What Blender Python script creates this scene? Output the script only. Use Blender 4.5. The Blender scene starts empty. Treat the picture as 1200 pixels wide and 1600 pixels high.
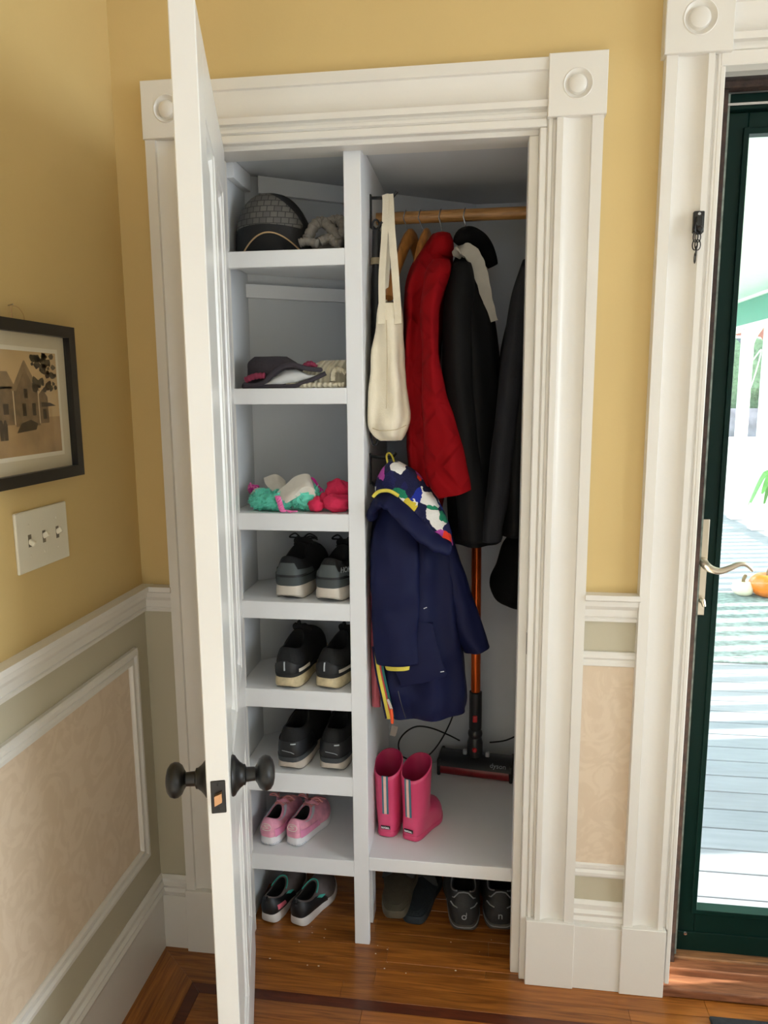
import bpy, bmesh, math, random
from mathutils import Vector, Matrix, noise

# ---------------------------------------------------------------- scene, camera, light
S = bpy.context.scene
COL = S.collection
S.view_settings.view_transform = 'Standard'
S.view_settings.look = 'None'
S.view_settings.gamma = 1.0
S.view_settings.use_curve_mapping = False
S.view_settings.exposure = -0.36

cam_data = bpy.data.cameras.new('camera')
cam = bpy.data.objects.new('camera', cam_data)
COL.objects.link(cam)
cam_data.sensor_fit = 'VERTICAL'
cam_data.sensor_height = 36.0
cam_data.sensor_width = 27.0
cam_data.lens = 25.752
cam_data.clip_start = 0.02
cam_data.clip_end = 400
YAW, PITCH, ROLL = 0.13517739, -0.16131707, -0.00734223
_f = Vector((-math.sin(YAW) * math.cos(PITCH), math.cos(YAW) * math.cos(PITCH), math.sin(PITCH)))
_r0 = Vector((math.cos(YAW), math.sin(YAW), 0))
_u0 = _r0.cross(_f)
_r = math.cos(ROLL) * _r0 + math.sin(ROLL) * _u0
_u = -math.sin(ROLL) * _r0 + math.cos(ROLL) * _u0
cam.matrix_world = Matrix(((_r.x, _u.x, -_f.x, 0.26745), (_r.y, _u.y, -_f.y, -1.7), (_r.z, _u.z, -_f.z, 1.50327), (0, 0, 0, 1)))
S.camera = cam

world = bpy.data.worlds.new('sky')
S.world = world
world.use_nodes = True
_bg = world.node_tree.nodes['Background']
_bg.inputs[0].default_value = (0.80, 0.90, 1.0, 1)
_bg.inputs[1].default_value = 7.5

_sd = bpy.data.lights.new('sun', 'SUN')
_sd.energy = 28.0
_sd.angle = 0.01
_sd.color = (1.0, 0.95, 0.86)
sun = bpy.data.objects.new('sun', _sd)
COL.objects.link(sun)
sun.rotation_euler = Vector((-0.92, -0.16, -0.36)).to_track_quat('-Z', 'Y').to_euler()

# area light added to stand in for daylight at the unseen right window
_ad = bpy.data.lights.new('daylight_stand_in', 'AREA')
_ad.shape = 'RECTANGLE'
_ad.size, _ad.size_y = 1.6, 1.6
_ad.energy = 44.0
_ad.color = (0.84, 0.93, 1.0)
_ao = bpy.data.objects.new('daylight_stand_in', _ad)
COL.objects.link(_ao)
_ao.location = (3.96, -1.8, 1.60)
_ao.rotation_euler = Vector((-1, 0, -0.05)).to_track_quat('-Z', 'Y').to_euler()

random.seed(7)

# ---------------------------------------------------------------- helpers
def lin(c):
    return tuple(((v / 255) / 12.92 if v / 255 <= 0.04045 else ((v / 255 + 0.055) / 1.055) ** 2.4) for v in c)

MATS = {}
def mat(name, rgb, rough=0.6, var=0.06, scale=8.0, bump=0.0, bscale=60.0, metal=0.0, spec=0.5, rnd=0.0, stretch=(1, 1, 1), coat=0.0, sheen=0.0):
    """procedural principled material: noise-varied colour, optional relief"""
    if name in MATS:
        return MATS[name]
    m = bpy.data.materials.new(name)
    m.use_nodes = True
    nt = m.node_tree
    b = nt.nodes['Principled BSDF']
    b.inputs['Roughness'].default_value = rough
    b.inputs['Metallic'].default_value = metal
    b.inputs['Specular IOR Level'].default_value = spec
    b.inputs['Coat Weight'].default_value = coat
    b.inputs['Sheen Weight'].default_value = sheen
    tc = nt.nodes.new('ShaderNodeTexCoord')
    mp = nt.nodes.new('ShaderNodeMapping')
    mp.inputs['Scale'].default_value = stretch
    nt.links.new(tc.outputs['Object'], mp.inputs[0])
    n = nt.nodes.new('ShaderNodeTexNoise')
    n.inputs['Scale'].default_value = scale
    n.inputs['Detail'].default_value = 5
    nt.links.new(mp.outputs[0], n.inputs['Vector'])
    c = lin(rgb)
    r = nt.nodes.new('ShaderNodeValToRGB')
    r.color_ramp.elements[0].position = 0.3
    r.color_ramp.elements[1].position = 0.7
    r.color_ramp.elements[0].color = tuple(max(0, v * (1 - var)) for v in c) + (1,)
    r.color_ramp.elements[1].color = tuple(min(1, v * (1 + var)) for v in c) + (1,)
    nt.links.new(n.outputs['Fac'], r.inputs[0])
    out = r.outputs[0]
    if rnd > 0:
        oi = nt.nodes.new('ShaderNodeObjectInfo')
        hs = nt.nodes.new('ShaderNodeHueSaturation')
        ma = nt.nodes.new('ShaderNodeMath')
        ma.operation = 'MULTIPLY_ADD'
        ma.inputs[1].default_value = rnd
        ma.inputs[2].default_value = 1 - rnd / 2
        nt.links.new(oi.outputs['Random'], ma.inputs[0])
        nt.links.new(ma.outputs[0], hs.inputs['Value'])
        nt.links.new(out, hs.inputs['Color'])
        out = hs.outputs[0]
    nt.links.new(out, b.inputs['Base Color'])
    if bump > 0:
        n2 = nt.nodes.new('ShaderNodeTexNoise')
        n2.inputs['Scale'].default_value = bscale
        n2.inputs['Detail'].default_value = 4
        nt.links.new(mp.outputs[0], n2.inputs['Vector'])
        bp = nt.nodes.new('ShaderNodeBump')
        bp.inputs['Strength'].default_value = bump
        bp.inputs['Distance'].default_value = 0.004
        nt.links.new(n2.outputs['Fac'], bp.inputs['Height'])
        nt.links.new(bp.outputs[0], b.inputs['Normal'])
    MATS[name] = m
    return m

def wood(name, rgb1, rgb2, rough=0.35, scale=6.0, stretch=(1, 12, 12), rnd=0.25, coat=0.0, bump=0.05):
    if name in MATS:
        return MATS[name]
    m = mat(name, rgb1, rough, 0.0, scale, bump, 40, stretch=stretch, rnd=rnd, coat=coat)
    nt = m.node_tree
    for n in nt.nodes:
        if n.type == 'VALTORGB':
            n.color_ramp.elements[0].color = lin(rgb1) + (1,)
            n.color_ramp.elements[1].color = lin(rgb2) + (1,)
            n.color_ramp.elements[0].position = 0.32
            n.color_ramp.elements[1].position = 0.66
        if n.type == 'TEX_NOISE':
            n.inputs['Distortion'].default_value = 1.2
            n.inputs['Detail'].default_value = 8
    return m

def relief(m, kind, scale, strength, dist=0.004, rot=(0, 0, 0), stretch=(1, 1, 1)):
    """adds a wave / voronoi relief to a material"""
    nt = m.node_tree
    b = nt.nodes['Principled BSDF']
    tc = nt.nodes.new('ShaderNodeTexCoord')
    mp = nt.nodes.new('ShaderNodeMapping')
    mp.inputs['Rotation'].default_value = rot
    mp.inputs['Scale'].default_value = stretch
    nt.links.new(tc.outputs['Object'], mp.inputs[0])
    if kind == 'wave':
        t = nt.nodes.new('ShaderNodeTexWave')
        t.inputs['Scale'].default_value = scale
        t.inputs['Distortion'].default_value = 0.6
        o = t.outputs['Fac']
    else:
        t = nt.nodes.new('ShaderNodeTexVoronoi')
        t.inputs['Scale'].default_value = scale
        o = t.outputs['Distance']
    nt.links.new(mp.outputs[0], t.inputs['Vector'])
    bp = nt.nodes.new('ShaderNodeBump')
    bp.inputs['Strength'].default_value = strength
    bp.inputs['Distance'].default_value = dist
    nt.links.new(o, bp.inputs['Height'])
    old = b.inputs['Normal'].links
    if old:
        nt.links.new(old[0].from_socket, bp.inputs['Normal'])
    nt.links.new(bp.outputs[0], b.inputs['Normal'])
    return m

WORG = {}
def thing(name, label, cat, loc=(0, 0, 0), rotz=0.0, group=None, local=False, kind=None):
    o = bpy.data.objects.new(name, None)
    o.empty_display_size = 0.05
    COL.objects.link(o)
    o.location = loc
    o.rotation_euler = (0, 0, rotz)
    tag(o, label, cat, group, kind)
    WORG[o.name] = Vector((0, 0, 0)) if local else Vector(loc)
    return o

def tag(o, label=None, cat=None, group=None, kind=None):
    if label: o['label'] = label
    if cat: o['category'] = cat
    if group: o['group'] = group
    if kind: o['kind'] = kind
    return o

def mk(name, vf, m=None, parent=None, smooth=False, label=None, mats=None):
    """one mesh object from (verts, faces[, material indices])"""
    vs, fs = vf[0], vf[1]
    org = WORG.get(parent.name, Vector((0, 0, 0))) if parent else Vector((0, 0, 0))
    me = bpy.data.meshes.new(name)
    me.from_pydata([tuple(Vector(v) - org) for v in vs], [], [tuple(f) for f in fs])
    for mm in (mats or ([m] if m else [])):
        me.materials.append(mm)
    if len(vf) > 2:
        me.polygons.foreach_set('material_index', vf[2])
    bm = bmesh.new()
    bm.from_mesh(me)
    bmesh.ops.recalc_face_normals(bm, faces=bm.faces)
    bm.to_mesh(me)
    bm.free()
    if smooth:
        me.polygons.foreach_set('use_smooth', [True] * len(me.polygons))
        try:
            if smooth != 'all':
                me.set_sharp_from_angle(angle=math.radians(40))
        except Exception:
            pass
    me.update()
    o = bpy.data.objects.new(name, me)
    COL.objects.link(o)
    if parent:
        o.parent = parent
        WORG[o.name] = org
    if label:
        o['label'] = label
    return o

def join(*vfs):
    V, F = [], []
    for v, f in vfs:
        k = len(V)
        V += list(v)
        F += [tuple(i + k for i in q) for q in f]
    return V, F

def xf(vf, loc=(0, 0, 0), rot=(0, 0, 0), scale=(1, 1, 1)):
    from mathutils import Euler
    M = Matrix.Translation(loc) @ Euler(rot).to_matrix().to_4x4() @ Matrix.Diagonal((*scale, 1))
    return [M @ Vector(v) for v in vf[0]], vf[1]

def bx(x0, x1, y0, y1, z0, z1, bev=0.0, seg=1):
    if bev <= 0:
        v = [(x0, y0, z0), (x1, y0, z0), (x1, y1, z0), (x0, y1, z0), (x0, y0, z1), (x1, y0, z1), (x1, y1, z1), (x0, y1, z1)]
        return v, [(0, 3, 2, 1), (4, 5, 6, 7), (0, 1, 5, 4), (1, 2, 6, 5), (2, 3, 7, 6), (3, 0, 4, 7)]
    bm = bmesh.new()
    bmesh.ops.create_cube(bm, size=1)
    for q in bm.verts:
        q.co = Vector(((x0 + x1) / 2 + q.co.x * (x1 - x0), (y0 + y1) / 2 + q.co.y * (y1 - y0), (z0 + z1) / 2 + q.co.z * (z1 - z0)))
    bmesh.ops.bevel(bm, geom=list(bm.edges), offset=bev, segments=seg, affect='EDGES', profile=0.5)
    bm.verts.index_update()
    v = [q.co.copy() for q in bm.verts]
    f = [[q.index for q in p.verts] for p in bm.faces]
    bm.free()
    return v, f

def rings(rs, cap0=True, cap1=True, closed=True):
    """skin a list of vertex rings"""
    n = len(rs[0])
    V = [Vector(p) for r in rs for p in r]
    F = []
    for i in range(len(rs) - 1):
        for j in range(n if closed else n - 1):
            a, b = i * n + j, i * n + (j + 1) % n
            F.append((a, b, b + n, a + n))
    for on, k in ((cap0, 0), (cap1, len(rs) - 1)):
        if on:
            c = sum((Vector(p) for p in rs[k]), Vector()) / n
            V.append(c)
            for j in range(n):
                a, b = k * n + j, k * n + (j + 1) % n
                F.append((a, b, len(V) - 1) if k else (b, a, len(V) - 1))
    return V, F

def prism(prof, p0, p1, U, W):
    """extrude a 2-D profile (u, w) from p0 to p1; U, W are the profile's axes in space"""
    U, W = Vector(U), Vector(W)
    r = [[Vector(p) + U * a + W * b for a, b in prof] for p in (p0, p1)]
    n = len(prof)
    V = r[0] + r[1]
    F = [(i, (i + 1) % n, (i + 1) % n + n, i + n) for i in range(n)]
    F.append(tuple(range(n)))
    F.append(tuple(range(2 * n - 1, n - 1, -1)))
    return V, F

def lathe(prof, n=24, cap0=True, cap1=True):
    """(radius, height) profile about z"""
    return rings([[Vector((r * math.cos(2 * math.pi * k / n), r * math.sin(2 * math.pi * k / n), h)) for k in range(n)] for r, h in prof], cap0, cap1)

def frame_along(pts):
    pts = [Vector(p) for p in pts]
    T = []
    for i in range(len(pts)):
        a, b = pts[max(0, i - 1)], pts[min(len(pts) - 1, i + 1)]
        T.append((b - a).normalized() if (b - a).length > 1e-9 else Vector((0, 0, 1)))
    up = Vector((0, 0, 1)) if abs(T[0].z) < 0.9 else Vector((0, -1, 0))
    N = []
    nn = (up - T[0] * up.dot(T[0])).normalized()
    for t in T:
        nn = (nn - t * nn.dot(t))
        nn = nn.normalized() if nn.length > 1e-6 else t.orthogonal().normalized()
        N.append(nn)
    return pts, T, N

def tube(pts, r, n=8, flat=None, cap=True):
    """tube along points; r number or list; flat = second radius (binormal)"""
    pts, T, N = frame_along(pts)
    R = []
    for i, p in enumerate(pts):
        ra = r[i] if isinstance(r, (list, tuple)) else r
        rb = ra if flat is None else (flat[i] if isinstance(flat, (list, tuple)) else flat)
        B = T[i].cross(N[i])
        R.append([p + N[i] * ra * math.cos(2 * math.pi * k / n) + B * rb * math.sin(2 * math.pi * k / n) for k in range(n)])
    return rings(R, cap, cap)

def spline(pts, k=8):
    """Catmull-Rom through points"""
    pts = [Vector(p) for p in pts]
    out = []
    for i in range(len(pts) - 1):
        p0, p1, p2, p3 = pts[max(0, i - 1)], pts[i], pts[i + 1], pts[min(len(pts) - 1, i + 2)]
        for s in range(k):
            t = s / k
            out.append(0.5 * ((2 * p1) + (p2 - p0) * t + (2 * p0 - 5 * p1 + 4 * p2 - p3) * t * t + (3 * p1 - p0 - 3 * p2 + p3) * t ** 3))
    out.append(pts[-1])
    return out

def ribbon(pts, w, t, side=(1, 0, 0)):
    """flat strap along points, width w along 'side', thickness t"""
    pts, T, N = frame_along(pts)
    R = []
    for i, p in enumerate(pts):
        ww = w[i] if isinstance(w, (list, tuple)) else w
        s = Vector(side[i]) if isinstance(side[0], (tuple, Vector)) else Vector(side)
        s = (s - T[i] * s.dot(T[i])).normalized()
        b = T[i].cross(s)
        R.append([p + s * ww / 2 * a + b * t / 2 * c for a, c in ((-1, -1), (1, -1), (1, 1), (-1, 1))])
    return rings(R)

def interp(tab, x):
    if x <= tab[0][0]: return tab[0][1]
    for (a, p), (b, q) in zip(tab, tab[1:]):
        if x <= b:
            t = (x - a) / (b - a)
            t = t * t * (3 - 2 * t)
            return p + (q - p) * t
    return tab[-1][1]

def drape(secs, yc, b, n=48, e=2.4, folds=0.0, ff=5, noise_amp=0.0, seed=0, slope=0.0, sub=5, slope_end=None, nsc=9.0):
    """cloth body lofted from (xl, xr, z) sections; b half depth (number or list)"""
    bs = b if isinstance(b, (list, tuple)) else [b] * len(secs)
    ys = yc if isinstance(yc, (list, tuple)) else [yc] * len(secs)
    ctr = [Vector(((s[0] + s[1]) / 2, (s[1] - s[0]) / 2, s[2])) for s in secs]
    ext = [Vector((bs[i], ys[i], 0)) for i in range(len(secs))]
    C, E = spline(ctr, sub), spline(ext, sub)
    R = []
    m = len(C)
    for i in range(m):
        cx, a, z = C[i]
        bb, yy, _ = E[i]
        a, bb = max(a, 0.002), max(bb, 0.002)
        sl = slope if slope_end is None else slope + (slope_end - slope) * (i / (m - 1)) ** 2
        ring = []
        for k in range(n):
            th = 2 * math.pi * k / n
            c, s = math.cos(th), math.sin(th)
            px = abs(c) ** (2 / e) * (1 if c >= 0 else -1)
            py = abs(s) ** (2 / e) * (1 if s >= 0 else -1)
            f = 1 + folds * math.sin(ff * th + seed + 0.6 * math.sin(i * 0.25)) * min(1, i / (m * 0.35))
            x = cx + a * px * (1 + (f - 1) * 0.35)
            y = yy + bb * py * f
            p = Vector((x, y, z + sl * (x - cx)))
            if noise_amp:
                q = noise.noise_vector(p * nsc + Vector((seed * 3.1, 0, 0)))
                p += Vector((q.x * 0.35, q.y, q.z * 0.2)) * noise_amp
            ring.append(p)
        R.append(ring)
    return rings(R)

def blob(c, r, n=20, m=12, amp=0.0, fr=8.0, seed=0.0, floor=None, e=1.0):
    """noisy ellipsoid"""
    R = []
    for i in range(m + 1):
        ph = -math.pi / 2 + math.pi * i / m
        ring = []
        for k in range(n):
            th = 2 * math.pi * k / n
            d = Vector((math.cos(ph) * math.cos(th), math.cos(ph) * math.sin(th), math.sin(ph)))
            s = 1 + amp * noise.noise(d * fr * 0.3 + Vector((seed, seed, 0)))
            p = Vector(c) + Vector((d.x * r[0], d.y * r[1], d.z * r[2])) * s
            if floor is not None:
                p.z = max(p.z, floor)
            ring.append(p)
        R.append(ring)
    return rings(R, False, False)

def text_mesh(txt, size, ext=0.0004, bold=0.0):
    cu = bpy.data.curves.new('lettering', 'FONT')
    cu.body = txt
    cu.size = size
    cu.extrude = ext
    cu.offset = bold
    cu.align_x = 'CENTER'
    cu.align_y = 'CENTER'
    cu.resolution_u = 3
    o = bpy.data.objects.new('lettering', cu)
    COL.objects.link(o)
    dg = bpy.context.evaluated_depsgraph_get()
    me = bpy.data.meshes.new_from_object(o.evaluated_get(dg))
    vf = ([v.co.copy() for v in me.vertices], [tuple(p.vertices) for p in me.polygons])
    bpy.data.objects.remove(o)
    bpy.data.curves.remove(cu)
    bpy.data.meshes.remove(me)
    return vf

def quilt(m, scale, ang, dist=0.006):
    """stitched diamond quilting: two families of thin grooves"""
    nt = m.node_tree
    b = nt.nodes['Principled BSDF']
    tc = nt.nodes.new('ShaderNodeTexCoord')
    hs = []
    for sg in (1, -1):
        mp = nt.nodes.new('ShaderNodeMapping')
        mp.inputs['Rotation'].default_value = (0, sg * ang, 0)
        nt.links.new(tc.outputs['Object'], mp.inputs[0])
        t = nt.nodes.new('ShaderNodeTexWave')
        t.inputs['Scale'].default_value = scale
        t.inputs['Distortion'].default_value = 0.5
        nt.links.new(mp.outputs[0], t.inputs['Vector'])
        r = nt.nodes.new('ShaderNodeMapRange')
        r.interpolation_type = 'SMOOTHSTEP'
        r.inputs[1].default_value = 0.0
        r.inputs[2].default_value = 0.25
        nt.links.new(t.outputs['Fac'], r.inputs[0])
        hs.append(r.outputs[0])
    mn = nt.nodes.new('ShaderNodeMath')
    mn.operation = 'MINIMUM'
    nt.links.new(hs[0], mn.inputs[0])
    nt.links.new(hs[1], mn.inputs[1])
    bp = nt.nodes.new('ShaderNodeBump')
    bp.inputs['Strength'].default_value = 0.8
    bp.inputs['Distance'].default_value = dist
    nt.links.new(mn.outputs[0], bp.inputs['Height'])
    old = b.inputs['Normal'].links
    if old:
        nt.links.new(old[0].from_socket, bp.inputs['Normal'])
    nt.links.new(bp.outputs[0], b.inputs['Normal'])

# ---------------------------------------------------------------- materials
M_white = mat('white_trim_paint', (232, 228, 220), 0.32, 0.015, 5, 0.05, 120)
M_shelf = mat('white_shelf_paint', (236, 236, 236), 0.35, 0.012, 5, 0.04, 90)
M_doorw = mat('white_gloss_door_paint', (234, 233, 230), 0.28, 0.012, 4, 0.03, 60)
M_yell = mat('yellow_wall_paint', (216, 188, 128), 0.6, 0.03, 3, 0.06, 150)
M_band = mat('greige_dado_paint', (196, 188, 164), 0.55, 0.02, 4, 0.05, 120)
M_closet = mat('closet_wall_paint', (210, 212, 214), 0.6, 0.02, 3, 0.05, 120)
M_ceil = mat('ceiling_paint', (235, 232, 226), 0.7, 0.02, 3)
M_black = mat('black_iron', (22, 22, 23), 0.38, 0.2, 20, 0.05, 200, spec=0.5)
M_blackpl = mat('black_plastic', (20, 20, 21), 0.4, 0.15, 20)
M_chrome = mat('steel', (190, 190, 190), 0.25, 0.05, 10, metal=1.0)
M_nickel = mat('satin_nickel', (200, 190, 172), 0.3, 0.04, 10, metal=0.9)
M_brass = mat('worn_brass', (196, 150, 110), 0.35, 0.1, 20, metal=0.8)
M_green = mat('dark_green_enamel', (8, 34, 29), 0.4, 0.05, 6, spec=0.15)
M_oak = wood('honey_oak_floor', (116, 64, 20), (170, 104, 42), 0.28, 4.0, (1.2, 22, 22), 0.30, 0.25)
M_oaky = wood('honey_oak_floor_border', (116, 64, 20), (170, 104, 42), 0.28, 4.0, (22, 1.2, 22), 0.30, 0.25)
M_inlay = wood('walnut_inlay', (70, 28, 12), (98, 44, 20), 0.28, 5.0, (2, 14, 14), 0.15, 0.2)
M_sill = wood('weathered_sill_wood', (96, 66, 44), (160, 112, 70), 0.6, 5.0, (1.5, 16, 16), 0.2, 0.0, 0.2)
M_thresh = wood('worn_threshold_wood', (110, 66, 42), (158, 104, 72), 0.5, 5.0, (1.5, 16, 16), 0.1, 0.0, 0.15)
M_rod = wood('rod_wood', (150, 104, 56), (190, 142, 86), 0.4, 6.0, (2, 20, 20), 0.05)
M_hang = wood('hanger_wood', (150, 96, 42), (196, 134, 66), 0.35, 8.0, (14, 2, 2), 0.1)

def damask():
    m = mat('cream_damask_paper', (224, 203, 176), 0.5, 0.0, 9)
    nt = m.node_tree
    b = nt.nodes['Principled BSDF']
    r = [n for n in nt.nodes if n.type == 'VALTORGB'][0]
    t = [n for n in nt.nodes if n.type == 'TEX_NOISE'][0]
    t.inputs['Scale'].default_value = 14
    t.inputs['Detail'].default_value = 3
    t.inputs['Distortion'].default_value = 2.6
    r.color_ramp.elements[0].color = lin((222, 201, 175)) + (1,)
    r.color_ramp.elements[1].color = lin((228, 208, 183)) + (1,)
    r.color_ramp.elements[0].position = 0.44
    r.color_ramp.elements[1].position = 0.56
    q = nt.nodes.new('ShaderNodeMapRange')
    q.inputs[3].default_value = 0.65
    q.inputs[4].default_value = 0.38
    nt.links.new(t.outputs['Fac'], q.inputs[0])
    nt.links.new(q.outputs[0], b.inputs['Roughness'])
    return m
M_damask = damask()

def glass(name, tint=(1, 1, 1), gl=0.06):
    m = bpy.data.materials.new(name)
    m.use_nodes = True
    nt = m.node_tree
    for n in list(nt.nodes):
        nt.nodes.remove(n)
    o = nt.nodes.new('ShaderNodeOutputMaterial')
    mx = nt.nodes.new('ShaderNodeMixShader')
    tr = nt.nodes.new('ShaderNodeBsdfTransparent')
    tr.inputs[0].default_value = (*tint, 1)
    g = nt.nodes.new('ShaderNodeBsdfGlossy')
    g.inputs['Roughness'].default_value = 0.02
    mx.inputs[0].default_value = gl
    nt.links.new(tr.outputs[0], mx.inputs[1])
    nt.links.new(g.outputs[0], mx.inputs[2])
    nt.links.new(mx.outputs[0], o.inputs[0])
    return m
M_glass = glass('clear_pane', (0.97, 0.99, 0.98), 0.05)
M_clear = glass('clear_plastic', (0.9, 0.9, 0.9), 0.15)

# ---------------------------------------------------------------- the room shell
def struct(name, vf, m, parent=None, label=None, smooth=False, cat=None):
    o = mk(name, vf, m, parent, smooth, label)
    if not parent:
        o['kind'] = 'structure'
        o['category'] = cat or name.split('_')[0]
    return o

WL = -0.594      # left wall face
WB = 0.025       # back wall face (closet and entrance)
CH = 2.72        # room ceiling

wall_left = struct('wall_left', bx(WL - 0.12, WL, -4.0, WB + 0.12, 0, CH), M_yell, None, 'yellow painted left wall above a panelled dado')
# back wall with two openings
wb = join(bx(WL, -0.42, WB, WB + 0.11, 0, CH), bx(-0.42, 0.42, WB, WB + 0.11, 2.09, CH), bx(0.42, 0.742, WB, WB + 0.11, 0, CH),
          bx(0.742, 1.72, WB, WB + 0.11, 2.17, CH), bx(1.72, 4.1, WB, WB + 0.11, 0, CH))
wall_back = struct('wall_back', wb, M_yell, None, 'yellow painted end wall with closet and entrance doorways')
struct('wall_right', join(bx(4.0, 4.12, -4.0, -2.6, 0, CH), bx(4.0, 4.12, -1.0, WB, 0, CH), bx(4.0, 4.12, -2.6, -1.0, 0, 0.8), bx(4.0, 4.12, -2.6, -1.0, 2.4, CH)), M_ceil, None, 'unseen white wall with a window opening at the far right of the hall')  # unseen wall, white for neutral bounce; opening lets in the side light
struct('wall_rear', join(bx(WL, -0.1, -4.12, -4.0, 0, CH), bx(0.5, 4.1, -4.12, -4.0, 0, CH), bx(-0.1, 0.5, -4.12, -4.0, 0, 1.2), bx(-0.1, 0.5, -4.12, -4.0, 1.9, CH)), M_ceil, None, 'unseen white wall at the far end of the hall with an opening added for fill light')  # unseen wall, white for neutral bounce; opening added as frontal fill
struct('ceiling', bx(WL - 0.12, 4.12, -4.12, WB + 0.12, CH, CH + 0.1), M_ceil, None, 'white plaster ceiling of the hall')

# floor with planks, walnut inlay border
floor = struct('floor', join(bx(WL, 4.0, -4.0, 0.14, -0.06, -0.004), bx(-0.42, 0.46, 0.14, 0.75, -0.06, -0.004)), M_oak, None, 'honey oak strip floor with a dark walnut inlay border')
def plank(poly, m, nm='floor_plank'):
    # poly: ccw xy corners
    z = random.uniform(-0.0004, 0.0004)
    g = 0.0006
    c = sum((Vector((p[0], p[1], 0)) for p in poly), Vector()) / len(poly)
    r0 = [Vector((p[0], p[1], -0.006)) for p in poly]
    r1 = [Vector((p[0], p[1], -0.0012 + z)) for p in poly]
    r2 = []
    for p in poly:
        q = Vector((p[0], p[1], 0))
        d = (c - q)
        r2.append(Vector((q.x + math.copysign(g, d.x), q.y + math.copysign(g, d.y), z)))
    n = len(poly)
    V = r0 + r1 + r2
    F = [(i, (i + 1) % n, (i + 1) % n + n, i + n) for i in range(n)] + [(i + n, (i + 1) % n + n, (i + 1) % n + 2 * n, i + 2 * n) for i in range(n)] + [tuple(range(2 * n, 3 * n))]
    return mk(nm, (V, F), m, floor)
PW = 0.0526
def row(y0, y1, xa0, xa1, xb, m=M_oak):
    """one row of boards along x; xa0/xa1 = start x at y0 and y1"""
    x = max(xa0, xa1) + random.uniform(0.35, 0.9)
    st = (xa0, xa1)
    while True:
        e = min(x, xb)
        plank([(st[0], y0), (e, y0), (e, y1), (st[1], y1)], m)
        if e >= xb: break
        st = (e, e)
        x = e + random.uniform(0.5, 1.0)
def mitre(y):    # border mitre from the corner
    return -0.581 + (0 - y) * (0.121 / 0.104)
for i in range(2):
    y1 = 0.0 - i * 0.052
    y0 = y1 - 0.052
    row(y0, y1, mitre(y0), mitre(y1), 2.45)
row(0.0, 0.026, WL, WL, 0.75)
k = 0
y = 0.026
while y < 0.72:
    row(y, y + PW, -0.40, -0.40, 0.43 if y > 0.05 else 0.74)
    y += PW
plank([(-0.46, -0.104), (-0.43, -0.135), (2.45, -0.135), (2.45, -0.104)], M_inlay, 'inlay_strip')
plank([(-0.46, -0.104), (-0.46, -3.0), (-0.43, -3.0), (-0.43, -0.135)], M_inlay, 'inlay_strip')
for i in range(2):
    xa, xb_ = -0.581 + i * 0.0605, -0.581 + (i + 1) * 0.0605
    ya, yb = -(xa + 0.581) * 0.104 / 0.121, -(xb_ + 0.581) * 0.104 / 0.121
    plank([(xa, ya), (xa, -1.1), (xb_, -1.1), (xb_, yb)], M_oaky)
    plank([(xa, -1.1), (xa, -2.4), (xb_, -2.4), (xb_, -1.1)], M_oaky)
y = -0.135
i = 0
while y > -1.2:
    row(y - PW, y, -0.43, -0.43, 2.45)
    y -= PW

# ---- dado on the left wall
dado = struct('trim_1', bx(WL, WL + 0.004, -4.0, WB, 0.0, 0.97), M_band, None, 'greige painted dado with framed damask panel on the left wall', cat='wall panelling')
RAIL = [(0, 0), (0.012, 0.0), (0.013, 0.007), (0.010, 0.010), (0.013, 0.013), (0.015, 0.030), (0.022, 0.040), (0.024, 0.052), (0.030, 0.056), (0.030, 0.068), (0, 0.068)]
mk('chair_rail', prism(RAIL, (WL, -4.0, 0.957), (WL, WB, 0.957), (1, 0, 0), (0, 0, 1)), M_white, dado)
MOLD = [(0, 0), (0.010, 0.0), (0.014, 0.006), (0.014, 0.014), (0.009, 0.020), (0.012, 0.026), (0.012, 0.034), (0.006, 0.037), (0, 0.037)]
XM = WL + 0.004
PZ0, PZ1, PY1, PY0 = 0.312, 0.881, -0.050, -1.9
mk('damask_panel', bx(XM, XM + 0.002, PY0 + 0.03, PY1 - 0.03, PZ0 + 0.03, PZ1 - 0.03), M_damask, dado)
def mitred(name, a, b, inward, out, m, parent):
    """moulding leg from a to b with mitred ends; inward = unit vector towards the panel centre, out = off the wall"""
    a, b, inward, out = Vector(a), Vector(b), Vector(inward), Vector(out)
    d = (b - a).normalized()
    r0 = [a + inward * w + d * w + out * u for u, w in MOLD]
    r1 = [b + inward * w - d * w + out * u for u, w in MOLD]
    n = len(MOLD)
    F = [(i, (i + 1) % n, (i + 1) % n + n, i + n) for i in range(n)] + [tuple(range(n)), tuple(range(2 * n - 1, n - 1, -1))]
    return mk(name, (r0 + r1, F), m, parent)
mitred('panel_moulding', (XM, PY1, PZ1), (XM, PY0, PZ1), (0, 0, -1), (1, 0, 0), M_white, dado)
mitred('panel_moulding', (XM, PY1, PZ0), (XM, PY0, PZ0), (0, 0, 1), (1, 0, 0), M_white, dado)
mitred('panel_moulding', (XM, PY1, PZ1), (XM, PY1, PZ0), (0, -1, 0), (1, 0, 0), M_white, dado)
mitred('panel_moulding', (XM, PY0, PZ1), (XM, PY0, PZ0), (0, 1, 0), (1, 0, 0), M_white, dado)
BCAP = [(0, 0), (0.016, 0.0), (0.020, 0.012), (0.015, 0.020), (0.018, 0.028), (0.011, 0.034), (0.012, 0.046), (0.006, 0.054), (0, 0.054)]
bl = struct('baseboard_left', bx(WL, WL + 0.014, -4.0, WB, 0.0, 0.158), M_white, None, 'tall white baseboard along the left wall')
mk('base_cap', prism(BCAP, (WL, -4.0, 0.157), (WL, WB, 0.157), (1, 0, 0), (0, 0, 1)), M_white, bl)
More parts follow.
